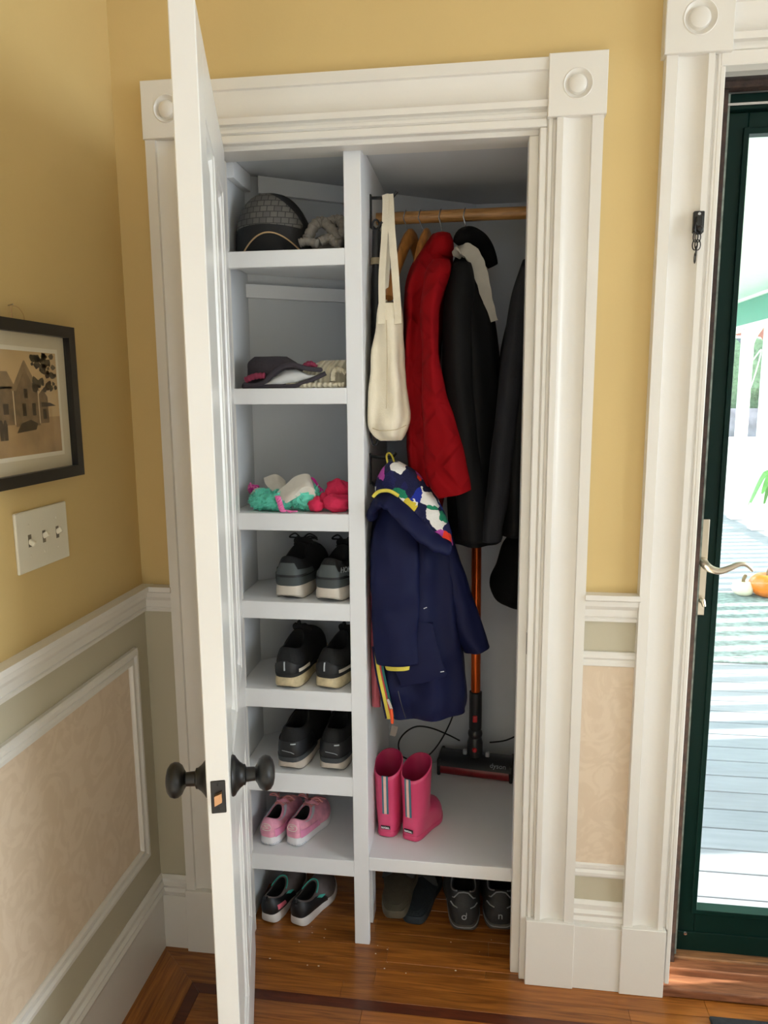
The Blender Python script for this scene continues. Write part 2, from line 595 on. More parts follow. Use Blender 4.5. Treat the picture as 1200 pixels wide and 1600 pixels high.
# ---- the short dado piece in the left corner of the back wall
lc = struct('trim_2', bx(WL, -0.505, WB - 0.004, WB, 0, 0.97), M_band, None, 'narrow greige dado strip between corner and closet casing', cat='wall panelling')
mk('chair_rail', prism(RAIL, (WL, WB, 0.9562), (-0.506, WB, 0.9562), (0, -1, 0), (0, 0, 1)), M_white, lc)
bb = struct('baseboard_back', bx(WL, -0.505, WB - 0.020, WB, 0.0, 0.156), M_white, None, 'short white baseboard in the left corner beside the closet')
mk('base_cap', prism(BCAP, (WL, WB, 0.1562), (-0.506, WB, 0.1562), (0, -1, 0), (0, 0, 1)), M_white, bb)
# ---- narrow dado between the two casings
rc = struct('trim_3', bx(0.505, 0.640, WB - 0.004, WB, 0, 0.97), M_band, None, 'narrow dado between closet casing and entrance casing', cat='wall panelling')
mk('chair_rail', prism(RAIL, (0.508, WB, 0.968), (0.632, WB, 0.968), (0, -1, 0), (0, 0, 1)), M_white, rc)
mk('damask_panel', bx(0.507, 0.634, WB - 0.0065, WB - 0.003, 0.33, 0.865), M_damask, rc)
mk('panel_moulding', prism([(u, 0.037 - w) for u, w in MOLD], (0.508, WB, 0.856), (0.632, WB, 0.856), (0, -1, 0), (0, 0, 1)), M_white, rc)
mk('panel_moulding', prism(MOLD, (0.508, WB, 0.304), (0.632, WB, 0.304), (0, -1, 0), (0, 0, 1)), M_white, rc)
mk('base_cap', prism([(u, w * 1.15) for u, w in BCAP], (0.508, WB, 0.175), (0.632, WB, 0.175), (0, -1, 0), (0, 0, 1)), M_white, rc)
mk('base_block', bx(0.508, 0.632, WB - 0.026, WB, 0, 0.176, 0.001), M_white, rc)

# ---- closet casing
CAS = [(0, 0), (0, 0.012), (0.004, 0.018), (0.011, 0.018), (0.013, 0.013), (0.018, 0.013), (0.020, 0.024), (0.033, 0.025), (0.037, 0.021),
       (0.045, 0.016), (0.060, 0.0125), (0.075, 0.0135), (0.088, 0.017), (0.091, 0.018), (0.093, 0.024), (0.116, 0.025), (0.117, 0.0)]
def rosette(x0, x1, z0, z1, d, parent):
    """corner block with a turned bull's-eye"""
    yf, yb = WB - d, WB
    cx, cz = (x0 + x1) / 2, (z0 + z1) / 2
    n = 48
    R = []
    sq = []
    for k in range(n):
        th = 2 * math.pi * k / n
        c, s = math.cos(th), math.sin(th)
        q = 1 / max(abs(c), abs(s))
        sq.append((c * q, s * q))
    hx, hz = (x1 - x0) / 2, (z1 - z0) / 2
    R.append([(cx + a * hx, yb, cz + b * hz) for a, b in sq])
    R.append([(cx + a * hx, yf + 0.0015, cz + b * hz) for a, b in sq])
    R.append([(cx + a * (hx - 0.0015), yf, cz + b * (hz - 0.0015)) for a, b in sq])
    s = hx / 0.0605
    for r, dy in ((0.0310, 0), (0.0295, -0.0015), (0.0275, 0.0), (0.0245, 0.005), (0.0205, 0.0065), (0.0190, 0.0035), (0.0180, -0.0005), (0.0140, -0.0030), (0.0070, -0.0045)):
        R.append([(cx + s * r * math.cos(2 * math.pi * k / n), yf + dy, cz + s * r * math.sin(2 * math.pi * k / n)) for k in range(n)])
    return mk('corner_block', rings(R, True, True), M_white, parent, True)
tr = struct('trim_4', prism(CAS, (0.393, WB, 0.182), (0.393, WB, 2.078), (1, 0, 0), (0, -1, 0)), M_white, None, 'fluted white casing with bullseye corner blocks around the closet', True, 'door casing')
mk('casing_board', prism(CAS, (-0.393, WB, 0.182), (-0.393, WB, 2.078), (-1, 0, 0), (0, -1, 0)), M_white, tr, True)
mk('head_casing', prism(CAS, (-0.392, WB, 2.080), (0.394, WB, 2.080), (0, 0, 1), (0, -1, 0)), M_white, tr, True)
rosette(0.3925, 0.5135, 2.077, 2.2005, 0.031, tr)
rosette(-0.5115, -0.3925, 2.077, 2.2005, 0.031, tr)
mk('plinth_block', bx(0.392, 0.512, WB - 0.031, WB, 0, 0.183, 0.0015), M_white, tr)
mk('plinth_block', bx(-0.512, -0.392, WB - 0.031, WB, 0, 0.183, 0.0015), M_white, tr)
# jambs
mk('side_jamb', bx(0.378, 0.3935, 0.010, 0.142, 0, 2.0625, 0.002), M_white, tr)
mk('side_jamb', bx(-0.3935, -0.352, 0.034, 0.100, 0, 2.0525, 0.002), M_white, tr)
mk('side_jamb', bx(-0.3935, -0.365, 0.010, 0.034, 0, 2.0625, 0.002), M_white, tr)
mk('head_jamb', bx(-0.3935, 0.3935, 0.010, 0.142, 2.063, 2.0805, 0.002), M_white, tr)
mk('door_stop', bx(0.357, 0.379, 0.030, 0.074, 0, 2.0525, 0.002), M_white, tr)
mk('door_stop', bx(-0.40, 0.379, 0.030, 0.072, 2.053, 2.065, 0.002), M_white, tr)
mk('strike_hole', bx(0.3772, 0.3785, 0.014, 0.024, 0.880, 0.932), M_blackpl, tr)

# ---- entrance casing and frame
EX = 0.629
te = struct('trim_5', prism([(0.117 - u, w) for u, w in CAS], (EX, WB, 0.182), (EX, WB, 2.185), (1, 0, 0), (0, -1, 0)), M_white, None, 'fluted white casing around the entrance doorway', True, 'door casing')
rosette(EX - 0.006, EX + 0.128, 2.183, 2.313, 0.033, te)
mk('head_casing', prism(CAS, (EX + 0.126, WB, 2.186), (2.0, WB, 2.186), (0, 0, 1), (0, -1, 0)), M_white, te, True)
mk('casing_board', prism(CAS, (1.72, WB, 0.182), (1.72, WB, 2.185), (1, 0, 0), (0, -1, 0)), M_white, te, True)
mk('plinth_block', bx(EX - 0.003, EX + 0.104, WB - 0.031, WB, 0, 0.185, 0.0015), M_white, te)
mk('side_jamb', bx(0.738, 0.749, 0.006, 0.070, 0.03, 2.1595, 0.002), M_white, te)
mk('side_jamb', bx(1.706, 1.724, 0.006, 0.070, 0.03, 2.1595, 0.002), M_white, te)
mk('head_jamb', bx(0.738, 1.724, 0.006, 0.070, 2.160, 2.188, 0.002), M_white, te)
M_flake = mat('flaking_dark_paint', (52, 34, 26), 0.7, 0.6, 60, 0.4, 90)
M_flake2 = mat('peeling_green_white_paint', (130, 140, 130), 0.7, 0.45, 45, 0.4, 80)
mk('worn_reveal', bx(0.744, 0.7765, 0.072, 0.096, 0.03, 2.137), M_flake, te, label='dark flaking paint edge of the door frame')
mk('peeling_stop', bx(0.7655, 0.7870, 0.0945, 0.1155, 0.046, 2.137), M_flake2, te, label='peeling green and white paint strip')
mk('worn_reveal', bx(0.756, 1.706, 0.066, 0.092, 2.138, 2.160), M_flake, te)
mk('metal_head_strip', bx(0.756, 1.706, 0.040, 0.070, 2.150, 2.164), M_chrome, te)

# ---------------------------------------------------------------- closet interior
DX0, DY0, DX1, DY1 = -0.372, 0.293, 0.236, 0.700     # slanting back wall
def diag(x):
    return DY0 + (x - DX0) * (DY1 - DY0) / (DX1 - DX0)
CZ = 2.075
struct('wall_closet_left', bx(-0.47, DX0, 0.100, 0.330, 0, 2.2), M_closet, None, 'white inner side wall at the left of the closet')
dv = [(DX0 - 0.1, diag(DX0 - 0.1), 0), (DX1 + 0.02, diag(DX1 + 0.02), 0), (DX1 + 0.02, diag(DX1 + 0.02) + 0.08, 0), (DX0 - 0.1, diag(DX0 - 0.1) + 0.08, 0)]
struct('wall_closet_slant', (dv + [(a, b, 2.2) for a, b, c in dv], [(0, 1, 2, 3), (4, 5, 6, 7), (0, 1, 5, 4), (1, 2, 6, 5), (2, 3, 7, 6), (3, 0, 4, 7)]), M_closet, None, 'slanting white back wall of the closet')
struct('wall_closet_back', bx(DX1, 0.56, DY1, DY1 + 0.06, 0, 2.2), M_closet, None, 'white back wall at the right of the closet')
struct('wall_closet_right', bx(0.445, 0.56, 0.142, DY1 + 0.06, 0, 2.2), M_closet, None, 'inner right wall of the closet behind the jamb')
struct('ceiling_closet', bx(-0.47, 0.56, 0.136, 0.86, CZ, 2.2), M_closet, None, 'white closet ceiling')

unit = thing('shelf_unit', 'white built-in closet shelving with seven cubby shelves and a raised floor', 'shelving', (-0.04, 0.08, 0))
TOPS = [1.842, 1.516, 1.203, 0.971, 0.731, 0.494, 0.250]
BOTS = [1.804, 1.477, 1.159, 0.925, 0.680, 0.439, 0.203]
def slab(poly, z0, z1):
    n = len(poly)
    V = [(a, b, z0) for a, b in poly] + [(a, b, z1) for a, b in poly]
    F = [(i, (i + 1) % n, (i + 1) % n + n, i + n) for i in range(n)] + [tuple(range(n)), tuple(range(n, 2 * n))]
    return V, F
for zt, zb in zip(TOPS, BOTS):
    s = mk('shelf', slab([(-0.371, 0.098), (-0.062, 0.098), (-0.062, diag(-0.062) - 0.002), (-0.371, diag(-0.371) - 0.002)], zt - 0.019, zt - 0.0005), M_shelf, unit)
    mk('face_strip', bx(-0.371, -0.0645, 0.080, 0.0985, zb, zt, 0.0012), M_shelf, s)
mk('divider_post', bx(-0.0645, -0.0235, 0.080, 0.099, 0.0, 2.061, 0.0015), M_shelf, unit)
mk('divider_panel', slab([(-0.061, 0.0985), (-0.0245, 0.0985), (-0.0245, diag(-0.0245) - 0.002), (-0.061, diag(-0.061) - 0.002)], 0.205, CZ - 0.001), M_shelf, unit)
mk('divider_foot', bx(-0.058, -0.0265, 0.165, 0.222, 0.0, 0.206, 0.001), M_shelf, unit)
mk('top_filler', bx(-0.066, -0.022, 0.0725, 0.110, 2.0605, CZ - 0.0005, 0.001), M_shelf, unit)
dk = mk('raised_floor', slab([(-0.0245, 0.099), (0.443, 0.099), (0.443, 0.699), (0.236, 0.698), (-0.0245, diag(-0.0245) - 0.002)], 0.243, 0.2615), M_shelf, unit)
mk('face_strip', bx(-0.0235, 0.378, 0.080, 0.0995, 0.2255, 0.264, 0.0015), M_shelf, dk)
mk('side_stile', bx(0.3575, 0.379, 0.080, 0.100, 0.264, 2.061, 0.0012), M_shelf, unit)
def cleat(x0, x1, z0, z1, th=0.018):
    p = [(x0, diag(x0) - th * 1.2), (x1, diag(x1) - th * 1.2), (x1, diag(x1) - 0.001), (x0, diag(x0) - 0.001)]
    return mk('cleat', slab(p, z0, z1), M_shelf, unit)
cleat(-0.335, -0.062, 2.030, CZ - 0.001)
mk('cleat', bx(-0.371, -0.352, 0.150, 0.285, 2.030, CZ - 0.001, 0.001), M_shelf, unit)
cleat(-0.371, -0.062, 1.760, 1.795)

rod = mk('closet_rod', tube([(-0.024, 0.34, 1.962), (0.20, 0.34, 1.963), (0.444, 0.34, 1.964)], 0.0158, 20), M_rod, None, True)
tag(rod, 'round wooden hanging rod across the top of the closet', 'closet rod')

# ---------------------------------------------------------------- closet door
d1 = thing('door_1', 'white four-panel closet door standing open with black knobs', 'door', (-0.3256, 0.0099, 0.0), -(math.pi / 2 - 0.2857), local=True, kind='structure')
DW, DT, DZ0, DZ1 = 0.664, 0.037, 0.012, 2.049
def dbx(nm, x0, x1, z0, z1, y0=-DT, y1=0.0, bev=0.0015, parent=d1):
    return mk(nm, bx(x0, x1, y0, y1, z0, z1, bev), M_doorw, parent)
ST = 0.112
dbx('hinge_stile', 0, ST, DZ0, DZ1)
dbx('lock_stile', DW - ST, DW, DZ0, DZ1)
dbx('mid_stile', DW / 2 - 0.032, DW / 2 + 0.032, 0.20, 0.66)
dbx('mid_stile', DW / 2 - 0.032, DW / 2 + 0.032, 0.86, 1.93)
dbx('bottom_rail', ST, DW - ST, DZ0, 0.20)
dbx('lock_rail', ST, DW - ST, 0.66, 0.86)
dbx('top_rail', ST, DW - ST, 1.93, DZ1)
for xa, xb_ in ((ST, DW / 2 - 0.032), (DW / 2 + 0.032, DW - ST)):
    for za, zb in ((0.20, 0.66), (0.86, 1.93)):
        # field and raised bevels on both faces
        R = []
        p = lambda e, y: [(xa + e, y, za + e), (xb_ - e, y, za + e), (xb_ - e, y, zb - e), (xa + e, y, zb - e)]
        for e, y in ((0.0, -0.002), (0.010, -0.004), (0.014, -0.011), (0.046, -0.006), (0.046, -0.006)):
            R.append(p(e, y))
        V = [q for r in R[:4] for q in r]
        F = []
        for i in range(3):
            for j in range(4):
                F.append((i * 4 + j, i * 4 + (j + 1) % 4, (i + 1) * 4 + (j + 1) % 4, (i + 1) * 4 + j))
        F.append((12, 13, 14, 15))
        n0 = len(V)
        V += [(a, -DT - y, z) for a, y, z in V]
        F += [tuple(i + n0 for i in f) for f in F]
        mk('door_panel', (V, F), M_doorw, d1)
KZ, KX = 0.850, 0.600
KN = [(0.034, 0.0), (0.035, 0.002), (0.033, 0.006), (0.028, 0.009), (0.022, 0.014), (0.0175, 0.020), (0.0175, 0.023), (0.0125, 0.025), (0.0118, 0.040), (0.0165, 0.043),
      (0.0245, 0.047), (0.0290, 0.053), (0.0300, 0.059), (0.0275, 0.066), (0.0205, 0.071), (0.0100, 0.0735), (0.0, 0.074)]
for s, y in ((1, 0.0), (-1, -DT)):
    kk = mk('door_knob', xf(lathe(KN[9:], 28), (KX, y, KZ), (-s * math.pi / 2, 0, 0)), M_black, d1, True, 'black mushroom-shaped door knob')
    mk('knob_rose', xf(lathe(KN[:10], 28), (KX, y, KZ), (-s * math.pi / 2, 0, 0)), M_black, kk, True)
lp = mk('latch_plate', bx(DW - 0.001, DW + 0.0015, -DT / 2 - 0.012, -DT / 2 + 0.012, KZ - 0.030, KZ + 0.028, 0.0012), M_blackpl, d1, label='black latch plate on the door edge')
mk('latch_bolt', prism([(-0.006, -0.010), (0.006, -0.004), (0.006, 0.012), (-0.006, 0.007)], (DW + 0.001, -DT / 2, KZ - 0.003), (DW + 0.009, -DT / 2, KZ - 0.003), (0, 1, 0), (0, 0, 1)), M_brass, lp)
for dz in (-0.022, 0.021):
    mk('screw', xf(lathe([(0.003, 0), (0.003, 0.0006), (0.0012, 0.0008), (0.0012, 0.0002), (0, 0.0002)], 10), (DW + 0.0015, -DT / 2, KZ + dz), (0, math.pi / 2, 0)), M_black, lp)
for z in (0.25, 1.80):
    mk('hinge', tube([(-0.003, -DT - 0.005, z - 0.045), (-0.003, -DT - 0.005, z + 0.045)], 0.006, 10), M_white, d1, True)

# ---------------------------------------------------------------- storm door
SY0, SY1 = 0.116, 0.146
d2 = thing('door_2', 'dark green full-glass storm door with a nickel lever', 'door', (0.776, SY0, 0.046), kind='structure')
SX0, SX1, GX0, GX1 = 0.787, 1.704, 0.834, 1.64
mk('hinge_stile', bx(GX1, SX1, SY0, SY1, 0.046, 2.105, 0.002), M_green, d2)
mk('latch_stile', bx(SX0, GX0, SY0, SY1, 0.046, 2.105, 0.002), M_green, d2)
mk('bottom_rail', bx(GX0, GX1, SY0, SY1, 0.046, 0.165, 0.002), M_green, d2)
mk('kick_strip', bx(SX0, SX1, SY0 - 0.004, SY0 + 0.004, 0.046, 0.100, 0.001), M_green, d2)
mk('top_rail', bx(GX0, GX1, SY0, SY1, 2.060, 2.105, 0.002), M_green, d2)
for q in ((GX0 - 0.010, GX0 + 0.002, 0.155, 2.072), (GX1 - 0.002, GX1 + 0.010, 0.155, 2.072)):
    mk('glazing_bead', bx(q[0], q[1], SY0 - 0.006, SY0 + 0.004, q[2], q[3], 0.001), M_green, d2)
for q in ((0.155, 0.167), (2.058, 2.070)):
    mk('glazing_bead', bx(GX0, GX1, SY0 - 0.006, SY0 + 0.004, q[0], q[1], 0.001), M_green, d2)
mk('pane', bx(GX0 - 0.004, GX1 + 0.004, 0.130, 0.134, 0.160, 2.066), M_glass, d2)
hp = mk('handle_plate', bx(0.7885, 0.8065, SY0 - 0.007, SY0, 0.962, 1.200, 0.002, 2), M_nickel, d2, label='satin nickel escutcheon')
lev = spline([(0.796, 0.108, 1.096), (0.794, 0.075, 1.094), (0.804, 0.062, 1.088), (0.822, 0.058, 1.086), (0.845, 0.057, 1.096), (0.862, 0.057, 1.104), (0.878, 0.058, 1.102), (0.893, 0.060, 1.088)], 5)
rr = [0.011 - 0.007 * i / (len(lev) - 1) for i in range(len(lev))]
mk('lever', tube(lev, rr, 10), M_nickel, d2, True, 'curved nickel lever handle')
mk('thumb_turn', tube([(0.797, 0.110, 1.000), (0.797, 0.094, 1.002), (0.799, 0.088, 0.990)], [0.007, 0.006, 0.004], 10), M_nickel, d2, True)
mk('screw', xf(lathe([(0.005, 0), (0.004, 0.002), (0, 0.0025)], 12), (0.812, SY0 - 0.004, 0.095), (math.pi / 2, 0, 0)), M_chrome, d2)
fr = mk('door_frame', join(bx(0.772, 1.706, 0.100, 0.160, 2.106, 2.138, 0.002), bx(0.7645, 0.7865, 0.118, 0.160, 0.046, 2.138), bx(1.704, 1.712, 0.1, 0.160, 0.046, 2.138)), M_green, d2)
mk('header_strip', bx(0.773, 1.704, 0.094, 0.099, 2.112, 2.117), M_chrome, fr)

# sill and threshold
sl = struct('trim_6', bx(0.730, 1.73, 0.0, 0.066, 0.0, 0.024, 0.004, 2), M_thresh, None, 'worn stepped wooden threshold under the storm door', cat='threshold')
mk('threshold_strip', bx(0.742, 1.72, 0.052, 0.090, 0.018, 0.040, 0.004, 2), M_thresh, sl)
mk('sill_board', bx(0.742, 1.72, 0.086, 0.30, 0.010, 0.046, 0.003), M_sill, sl)

# ---------------------------------------------------------------- outside: porch, street
M_deck = mat('grey_deck_paint', (138, 142, 150), 0.55, 0.08, 5, 0.1, 60, rnd=0.12, stretch=(1, 8, 8))
M_pceil = mat('porch_ceiling_paint', (230, 236, 236), 0.5, 0.02, 4)
M_teal = mat('teal_beam_paint', (70, 150, 134), 0.5, 0.05, 4)
M_pwhite = mat('porch_white_paint', (238, 238, 236), 0.45, 0.02, 4)
ZD = -0.12
deck = struct('floor_porch', bx(0.3, 3.9, 0.30, 12.0, ZD - 0.12, ZD - 0.025), M_deck, None, 'grey painted board deck of the porch')
i = 0
y = 0.30
while y < 11.9:
    mk('deck_board', bx(0.3, 3.9, y + 0.003, y + 0.131, ZD - 0.026, ZD, 0.002), M_deck, deck)
    y += 0.134
pc = struct('ceiling_porch', bx(0.3, 3.7, 0.16, 12.0, 2.62, 2.72), M_pceil, None, 'white boarded porch ceiling')
y = 0.20
while y < 11.9:
    mk('ceiling_board', bx(0.3, 3.6, y + 0.002, y + 0.118, 2.603, 2.621, 0.004), M_pceil, pc)
    y += 0.12
struct('wall_outside', join(bx(0.56, 0.66, 0.145, 0.80, -0.3, 2.62), bx(-1.0, 0.70, 0.80, 0.86, -0.3, 2.7), bx(1.71, 4.2, 0.136, 0.18, -0.3, 2.7), bx(0.66, 1.71, 0.136, 0.18, 2.138, 2.7), bx(0.66, 0.765, 0.136, 0.18, -0.3, 2.2), bx(0.66, 1.71, 0.136, 0.29, -0.3, 0.008)), M_pwhite, None, 'white outer wall of the house around the entrance')
beam = thing('porch_beam', 'teal painted porch beam with white lower trim', 'beam', (3.45, 5.0, 2.2))
mk('beam_face', bx(3.38, 3.56, 0.4, 12.0, 2.28, 2.61, 0.004), M_teal, beam)
mk('beam_trim', bx(3.36, 3.58, 0.4, 12.0, 2.24, 2.285, 0.004), M_pwhite, beam)
mk('crown_trim', bx(3.35, 3.385, 0.4, 12.0, 2.565, 2.604, 0.004), M_pwhite, beam)
for j, (px_, lab) in enumerate(((7.30, 'white porch post nearer the house with curved bracket'), (8.05, 'white porch post seen beside the storm door frame'))):
    po = thing('porch_post', lab, 'post', (3.47, px_, ZD), group='porch posts')
    mk('shaft', bx(3.41, 3.53, px_ - 0.06, px_ + 0.06, ZD, 2.24, 0.006), M_pwhite, po)
    mk('base_block', bx(3.39, 3.55, px_ - 0.08, px_ + 0.08, ZD, ZD + 0.16, 0.006), M_pwhite, po)
    bk = [(3.47, px_ - 0.06, 1.78), (3.47, px_ - 0.11, 1.98), (3.47, px_ - 0.22, 2.13), (3.47, px_ - 0.42, 2.235)]
    mk('bracket', tube(spline(bk, 5), 0.032, 8), M_pwhite, po, True)
rl = thing('porch_railing', 'white porch railing with upright balusters', 'railing', (3.47, 6.0, ZD))
mk('top_rail', bx(3.56, 3.66, 2.0, 12.0, 0.80, 0.86, 0.006), M_pwhite, rl)
mk('bottom_rail', bx(3.57, 3.65, 2.0, 12.0, ZD + 0.08, ZD + 0.13, 0.004), M_pwhite, rl)
bal = None
y = 2.06
while y < 11.95:
    if bal is None:
        bal = mk('baluster', bx(3.585, 3.635, 2.06 - 0.04, 2.06 + 0.04, ZD + 0.12, 0.81, 0.004), M_pwhite, rl)
    else:
        c = bal.copy()
        COL.objects.link(c)
        c.parent = rl
        c.location = (0, y - 2.06, 0)
    y += 0.19
scr = thing('sun_block_panel', 'white boarded panel added out of view to block sun from part of the deck', 'panel', (3.47, 1.6, ZD))  # invented panel outside the view, keeps a stretch of deck in shadow
for q in range(6):
    mk('board', bx(3.44, 3.49, 1.22 + q * 0.13, 1.345 + q * 0.13, ZD, 2.24, 0.003), M_pwhite, scr)

# string of lights along the beam
M_wire = mat('white_light_string', (235, 235, 230), 0.5, 0.05, 10)
wpts = []
for q in range(60):
    t = q / 59
    wpts.append((3.34 + 0.012 * math.sin(q * 2.1), 3.0 + 7.0 * t, 2.245 - 0.05 * abs(math.sin(q * 0.9)) + 0.015 * math.sin(q * 3.3)))
gl = thing('light_string', 'white wire light string draped along the porch beam', 'string lights', (3.34, 6, 2.2))
mk('wire', tube(wpts, 0.006, 6), M_wire, gl, True)
for q in range(4, 58, 3):
    mk('bulb', blob((wpts[q][0] - 0.01, wpts[q][1], wpts[q][2] - 0.03), (0.014, 0.014, 0.024), 8, 6), M_wire, gl, True)
lw = mk('garland_wire', tube(spline([(3.40, 7.9, 2.2), (3.38, 7.75, 2.0), (3.37, 7.55, 1.85), (3.40, 7.36, 1.95), (3.38, 7.5, 1.6), (3.38, 7.7, 1.45), (3.4, 7.98, 1.55)], 8), 0.008, 6), M_wire, None, True)
tag(lw, 'white wire looped loosely between the two porch posts', 'wire')

# rug, pumpkins, fern
M_rug = mat('grey_green_outdoor_rug', (120, 136, 132), 0.9, 0.55, 22, 0.4, 60, stretch=(1, 1.7, 1))
rg = mk('outdoor_rug', bx(0.9, 3.1, 2.75, 4.35, ZD, ZD + 0.012, 0.004), M_rug)
tag(rg, 'grey mottled outdoor rug on the porch deck', 'rug')
M_pump = mat('orange_pumpkin_skin', (226, 122, 30), 0.4, 0.12, 10)
M_wpump = mat('white_pumpkin_skin', (232, 224, 196), 0.45, 0.06, 10)
M_stem = mat('dry_stem', (120, 100, 66), 0.7, 0.2, 20)
def pumpkin(label, loc, r, h, m):
    p = thing('pumpkin', label, 'pumpkin', loc)
    R = []
    for i in range(13):
        ph = -math.pi / 2 + math.pi * i / 12
        ring = []
        for k in range(40):
            th = 2 * math.pi * k / 40
            rb = 1 - 0.07 * abs(math.cos(5 * th)) ** 3
            rr_ = r * rb * math.cos(ph) ** 0.8 if math.cos(ph) > 0 else 0
            dz = h / 2 + h / 2 * math.sin(ph) - 0.12 * h * math.exp(-(math.cos(ph) / 0.35) ** 2) * (1 if ph > 0 else -0.6)
            ring.append((loc[0] + rr_ * math.cos(th), loc[1] + rr_ * math.sin(th), loc[2] + dz))
        R.append(ring)
    mk('body', rings(R), m, p, 'all')
    mk('stem', tube(spline([(loc[0], loc[1], loc[2] + h * 0.82), (loc[0], loc[1], loc[2] + h * 1.05), (loc[0] + r * 0.18, loc[1], loc[2] + h * 1.35)], 4), [0.022 * r / 0.13] * 8 + [0.012 * r / 0.13], 8), M_stem, p, True)
pumpkin('small white pumpkin on the deck beside the orange pumpkin', (2.3381, 4.3041, -0.1200), 0.085, 0.13, M_wpump)
pumpkin('orange pumpkin with a long stem on the porch deck', (2.5250, 4.2871, -0.1200), 0.15, 0.20, M_pump)
M_fern = mat('fern_green', (96, 160, 70), 0.5, 0.3, 8)
fern = thing('hanging_fern', 'green fern fronds hanging above the porch deck', 'plant', (2.8760, 5.2000, 0.6532))
fx, fy, fz = (2.8760, 5.2000, 0.6532)
random.seed(3)
for q in range(14):
    a = random.uniform(0, 2 * math.pi)
    L = random.uniform(0.15, 0.26)
    pts = spline([(fx, fy, fz + 0.1), (fx + 0.5 * L * math.cos(a), fy + 0.5 * L * math.sin(a), fz + 0.12), (fx + L * math.cos(a), fy + L * math.sin(a), fz - 0.16 * random.random() - 0.04)], 4)
    v = ribbon(pts, [0.01 + 0.05 * math.sin(math.pi * (i + 0.5) / len(pts)) for i in range(len(pts))], 0.003, (math.sin(a), -math.cos(a), 0.2))
    mk('frond', v, M_fern, fern)

# ground, street, hedge, house
M_lawn = mat('lawn', (120, 150, 70), 0.9, 0.3, 3)
M_street = mat('asphalt', (108, 124, 150), 0.8, 0.1, 6)
M_walk = mat('pale_pavement', (222, 214, 186), 0.8, 0.06, 2)
M_leaf = mat('hedge_leaf', (92, 118, 90), 0.7, 0.4, 7, 0.6, 30)
M_brick = mat('red_brick', (150, 92, 84), 0.8, 0.2, 6)
M_litter = mat('fallen_leaf_litter', (170, 124, 92), 0.9, 0.35, 5, 0.4, 20)
struct('ground', bx(-30, 60, 0.9, 90, -0.95, -0.80), M_lawn, None, 'lawn around the porch')
struct('street', bx(-30, 60, 17.0, 24.5, -0.80, -0.785), M_street, None, 'grey street beyond the porch')
struct('leaf_litter_strip', bx(-30, 60, 24.5, 27.0, -0.80, -0.75), M_litter, None, 'strip of brown fallen leaves along the far kerb')
struct('far_pavement', bx(-30, 60, 27.0, 36.0, -0.80, -0.74), M_walk, None, 'pale sunlit pavement across the street')
struct('far_wall', bx(-30, 60, 37.0, 37.6, -0.80, 0.6), mat('grey_stone_wall', (120, 118, 132), 0.9, 0.3, 2), None, 'low grey wall across the street')
random.seed(5)
hb = mk('hedge', join(*[blob((8 + q * 1.55, 39.5, 1.6), (1.35, 1.2, 2.1 + 0.5 * random.random()), 22, 14, 0.35, 14, q) for q in range(12)]), M_leaf, None, True)
tag(hb, 'rounded green hedge behind the low wall across the street', 'hedge')
hs = thing('brick_house', 'red brick house across the street seen past the porch posts', 'house', (16, 50, -0.8))
mk('wall', bx(4, 34, 50, 58, -0.8, 7.0), M_brick, hs)
for q in range(8):
    w_ = mk('window', bx(6 + q * 3.4, 7.5 + q * 3.4, 49.9, 50.05, 2.4, 5.0, 0.03), M_pwhite, hs)
    mk('pane', bx(6.15 + q * 3.4, 7.35 + q * 3.4, 49.86, 49.92, 2.55, 4.85), mat('dark_pane', (60, 70, 80), 0.1, 0.05, 2), w_)
mk('roof', prism([(0, 0), (8.6, 0), (4.3, 3.4)], (3.6, 49.7, 7.0), (34.4, 49.7, 7.0), (0, 1, 0), (0, 0, 1)), mat('slate_roof', (90, 92, 100), 0.8, 0.2, 3), hs)
tk = thing('street_tree', 'leaning street tree with a bare trunk at the far kerb', 'tree', (13.2, 28.5, -0.8))
mk('trunk', tube(spline([(12.6, 28.5, -0.8), (13.0, 28.5, 1.2), (13.6, 28.5, 3.4), (14.0, 28.5, 6)], 5), [0.42 - 0.012 * i for i in range(16)], 10), mat('bark', (110, 98, 88), 0.9, 0.3, 6), tk, True)
mk('crown', blob((14.4, 28.5, 9.5), (4.2, 4.0, 4.0), 22, 14, 0.4, 12, 3), M_leaf, tk, True)

# ---------------------------------------------------------------- picture frame, switch, chain on the walls
M_fblack = mat('black_frame_lacquer', (26, 24, 22), 0.35, 0.1, 12)
M_matb = mat('cream_mat_board', (216, 204, 176), 0.8, 0.02, 8)
M_matb2 = mat('pale_inner_mat', (236, 228, 208), 0.8, 0.02, 8)
pf = thing('framed_photograph', 'black framed sepia photograph of an old gabled house on the yellow wall', 'picture', (WL, -0.49, 1.49))
FY0, FY1, FZ0, FZ1, FX = -0.735, -0.251, 1.337, 1.640, WL + 0.004
fw = 0.022
mk('frame_back', bx(FX, FX + 0.004, FY0 + 0.004, FY1 - 0.004, FZ0 + 0.004, FZ1 - 0.004), M_fblack, pf)
def fleg(nm, pts):
    V = [(FX, a, b) for a, b in pts] + [(FX + 0.020, a, b) for a, b in pts]
    mk(nm, (V, [(0, 1, 2, 3), (4, 5, 6, 7), (0, 1, 5, 4), (1, 2, 6, 5), (2, 3, 7, 6), (3, 0, 4, 7)]), M_fblack, pf)
fleg('frame_leg', [(FY0, FZ1), (FY1, FZ1), (FY1 - fw, FZ1 - fw), (FY0 + fw, FZ1 - fw)])
fleg('frame_leg', [(FY0, FZ0), (FY1, FZ0), (FY1 - fw, FZ0 + fw), (FY0 + fw, FZ0 + fw)])
fleg('frame_leg', [(FY1, FZ0), (FY1, FZ1), (FY1 - fw, FZ1 - fw), (FY1 - fw, FZ0 + fw)])
